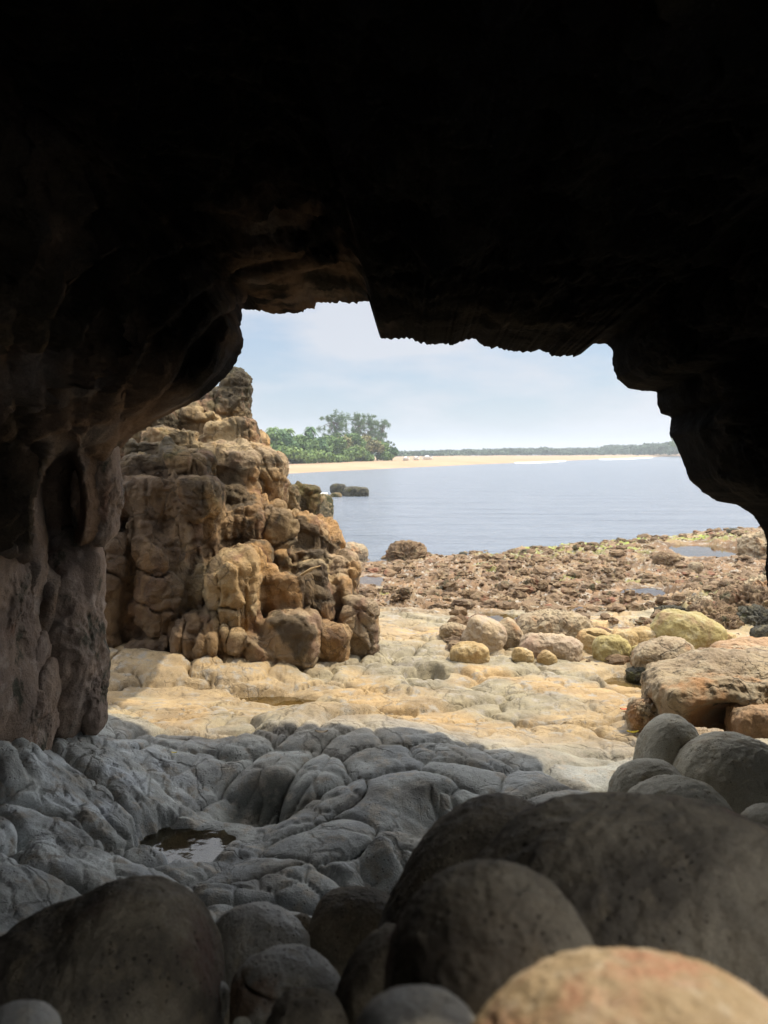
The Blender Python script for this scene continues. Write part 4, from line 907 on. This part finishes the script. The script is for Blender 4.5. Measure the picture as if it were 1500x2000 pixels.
th('boulder', 1470, 1222, 1540, 1262, 10.2, 'dark', 'dark grey ridge shaped rock at the right frame edge', cat='boulder', group=G2, rough=.08)
# right-hand brown rocks
G3 = 'brown rocks by the right cave wall'
th('boulder', 1234, 1250, 1360, 1326, 8.9, 'brown', 'rounded grey brown boulder with rough dark left end', cat='boulder', group=G3, n=60, e=2.6, rot=-8, rough=.04)
th('boulder', 1222, 1300, 1300, 1338, 8.8, 'dark', 'dark wet rock tucked under the grey brown boulder', cat='boulder', group=G3, rough=.1)
th('rock_slab', 1276, 1306, 1590, 1446, 8.0, 'brown', 'large brown slab with a hollow dark underside', cat='rock', group=G3, n=100, e=5, rot=-3, rough=.05, d=1.0,
   add=[(-80, -6, 70, 50, -.1), (60, -30, 110, 60, .3)], cut=[(-75, -2, 64, 46, -.44, -12), (-5, 10, 62, 46, -.46, 0)], k=.4)
th('boulder', 1340, 1270, 1530, 1350, 8.9, 'brown', 'flat brown ledge with orange cracks behind the slab', cat='rock', group=G3, n=60, e=3, rough=.07, rot=-8)
th('boulder', 1424, 1378, 1580, 1458, 7.0, 'orange', 'ochre block with a dark stained front', cat='boulder', group=G3, n=56, e=3.6, rough=.05)
th('boulder', 1228, 1366, 1300, 1440, 7.2, 'brown', 'small knobbly tan rock beside the grey boulders', cat='rock', group=G3, n=48, rough=.14)
th('boulder', 1310, 1428, 1430, 1480, 6.9, 'slab', 'tan rubble lump half hidden behind the grey boulders', cat='rock', group=G3, n=44, rough=.12)
# ------------------------------------------------------------------ grey boulders at the mouth
G4 = 'smooth grey boulders at the right side of the mouth'
th('boulder', 1243, 1396, 1372, 1620, 4.9, 'grey', 'upright pale grey egg shaped boulder nearest the sunlit slab', cat='boulder', group=G4, n=72, rot=6, na=.04, e=2.2)
th('boulder', 1310, 1434, 1540, 1690, 4.6, 'grey', 'broad brownish grey boulder with a pointed top', cat='boulder', group=G4, n=80, e=2.1, na=.05, add=[(-20, -40, 60, 60, 0)])
th('boulder', 1190, 1488, 1350, 1700, 4.1, 'grey', 'pale rounded boulder half hidden by the speckled one', cat='boulder', group=G4, n=64, na=.03)
th('boulder', 1208, 1526, 1440, 1790, 3.7, 'grey', 'speckled flat topped boulder just behind the huge one', cat='boulder', group=G4, n=72, na=.03)
th('boulder', 1445, 1446, 1560, 1540, 5.4, 'grey', 'low grey boulder at the right frame edge', cat='boulder', group=G4, n=48)
th('boulder', 1440, 1580, 1600, 1780, 3.6, 'grey', 'flat pale boulder behind the huge one at the right edge', cat='boulder', group=G4, n=48)
# ------------------------------------------------------------------ dark boulders of the foreground
G5 = 'dark smooth boulders in the foreground'
th('boulder', -70, 1790, 412, 2240, 2.0, 'dusky', 'big dark boulder with a humped top in the lower left corner', cat='boulder', group=G5, n=110, e=2.5, na=.03, k=.45,
   add=[(98, -110, 100, 140, 0, 0), (118, -10, 112, 200, 0, 0)])
th('boulder', 405, 1778, 604, 1960, 2.35, 'cobble', 'smooth grey brown boulder right of the big left one', cat='boulder', group=G5, n=80, rot=14, na=.05, e=2.3)
th('boulder', 602, 1744, 790, 1930, 2.5, 'dusky', 'rounded dark boulder behind the small ones', cat='boulder', group=G5, n=80, na=.03)
th('boulder', 450, 1864, 668, 2060, 1.95, 'cobble', 'shiny grey boulder with a dimple and ridge', cat='boulder', group=G5, n=90, na=.05, rot=3, cut=[(12, -62, 22, 12, -.10, 20), (-40, -60, 60, 3, -.1, 8)])
th('boulder', 520, 1944, 680, 2110, 1.6, 'dusky', 'half seen round stone at the bottom edge', cat='boulder', group=G5, n=64)
th('boulder', 655, 1818, 800, 2110, 1.75, 'dusky', 'dark brown stone leaning against the tall boulders', cat='boulder', group=G5, n=72, rot=22, na=.06)
th('boulder', 760, 1560, 1110, 2060, 2.05, 'dusky', 'tall dark leaning boulder at the back of the right pile', cat='boulder', group=G5, n=100, rot=30, na=.025, e=2.3)
th('boulder', 900, 1618, 1690, 2330, 1.6, 'dusky', 'huge dark mottled boulder filling the right foreground', cat='boulder', group=G5, n=130, e=2.35, na=.03, add=[(-70, -130, 230, 200, 0)], k=.6)
th('boulder', 752, 1706, 1190, 2280, 1.2, 'dusky', 'dark egg shaped boulder in front of the huge one', cat='boulder', group=G5, n=110, e=2.25, na=.02, rot=-6)
th('boulder', 870, 1905, 1650, 2560, .82, 'pink', 'nearest sunlit cream boulder with pink blotches at the lower right', cat='boulder', n=110, e=2.15, na=.02, rot=3)
th('boulder', 680, 1950, 950, 2250, 1.0, 'cobble', 'tan rounded stone at the bottom edge left of the sunlit boulder', cat='boulder', group=G5, n=72, na=.02)
th('boulder', -40, 1968, 116, 2120, 1.4, 'cobble', 'pale tan stone peeping up in the lower left corner', cat='boulder', group=G5, n=56, na=.02)
th('pebble', 408, 1920, 448, 1985, 2.0, 'cobble', 'small brown pebble between the left boulders', cat='pebble', n=36, na=.05)
th('pebble', 452, 1990, 490, 2030, 1.7, 'grey', 'pale small pebble at the bottom edge, left one', cat='pebble', n=32)
th('pebble', 494, 1988, 540, 2030, 1.7, 'grey', 'pale small pebble at the bottom edge, right one', cat='pebble', n=32)
th('boulder', 566, 1788, 612, 1850, 2.75, 'dusky', 'small rough dark stone wedged behind the boulders', cat='boulder', n=40, rough=.1)
th('boulder', 395, 1900, 470, 2120, 2.3, 'dusky', 'dark stone deep in the gap beside the big left boulder', cat='boulder', n=40)
th('boulder', 560, 1830, 700, 2000, 2.5, 'dusky', 'dark stone filling the gap behind the shiny grey boulder', cat='boulder', n=40)
# ------------------------------------------------------------------ small litter and leaves
def leaf(px, py, Y, wpx, mt, label, name='fallen_leaf', cat='leaf'):
    X = un(px, py, Y); z = ground_h(X[0], X[1]) + .012; r = wpx / F * Y / 2; s_ = np.linspace(-1, 1, 9); V = []
    for a in s_: 
        wd = .45 * (1 - a * a) ** .6 + .01
        for b in (-1, 0, 1): V.append([X[0] + a * r, X[1] + b * wd * r, z + .25 * r * (a * a) + .18 * r * abs(b)])
    make(name, np.array(V), grid_faces(9, 3), M[mt], label=label, cat=cat)
M['redleaf'] = plain('red_leaf', (.62, .10, .04), .6); M['yleaf'] = plain('yellow_leaf', (.70, .55, .06), .6); M['gleaf'] = plain('green_leaf', (.25, .42, .06), .6); M['paper'] = plain('white_scrap', (.8, .8, .8), .6)
leaf(1219, 1414, 6.9, 16, 'redleaf', 'red leaf beside the knobbly tan rock'); leaf(1236, 1452, 6.3, 24, 'yleaf', 'yellow leaf left of the egg shaped boulder')
leaf(846, 1334, 8.3, 14, 'redleaf', 'red leaf at the small pale pool'); leaf(340, 1528, 5.4, 12, 'yleaf', 'tiny yellow leaf on the grey cave floor')
leaf(628, 1445, 5.75, 26, 'slab', 'pale stone chip on the crest of the grey pavement', 'stone_chip', 'stone chip')

# ------------------------------------------------------------------ the hazy sea air
hv = bpy.data.materials.new('sea_air'); hv.use_nodes = True; ht = hv.node_tree; ht.nodes.clear()
ho = ht.nodes.new('ShaderNodeOutputMaterial'); pv = ht.nodes.new('ShaderNodeVolumePrincipled'); ht.links.new(pv.outputs[0], ho.inputs['Volume'])
pv.inputs['Color'].default_value = (.82, .90, 1.0, 1); pv.inputs['Density'].default_value = .00065; pv.inputs['Anisotropy'].default_value = .2
x0, x1, y0, y1, z0, z1 = -9100, 9100, -30, 9100, -5, 40
HVv = [(x, y, z) for x in (x0, x1) for y in (y0, y1) for z in (z0, z1)]
make('haze', HVv, [(0, 1, 3, 2), (4, 6, 7, 5), (0, 4, 5, 1), (2, 3, 7, 6), (0, 2, 6, 4), (1, 5, 7, 3)], hv, kind='stuff', smooth=False, label='pale sea haze over the bay')
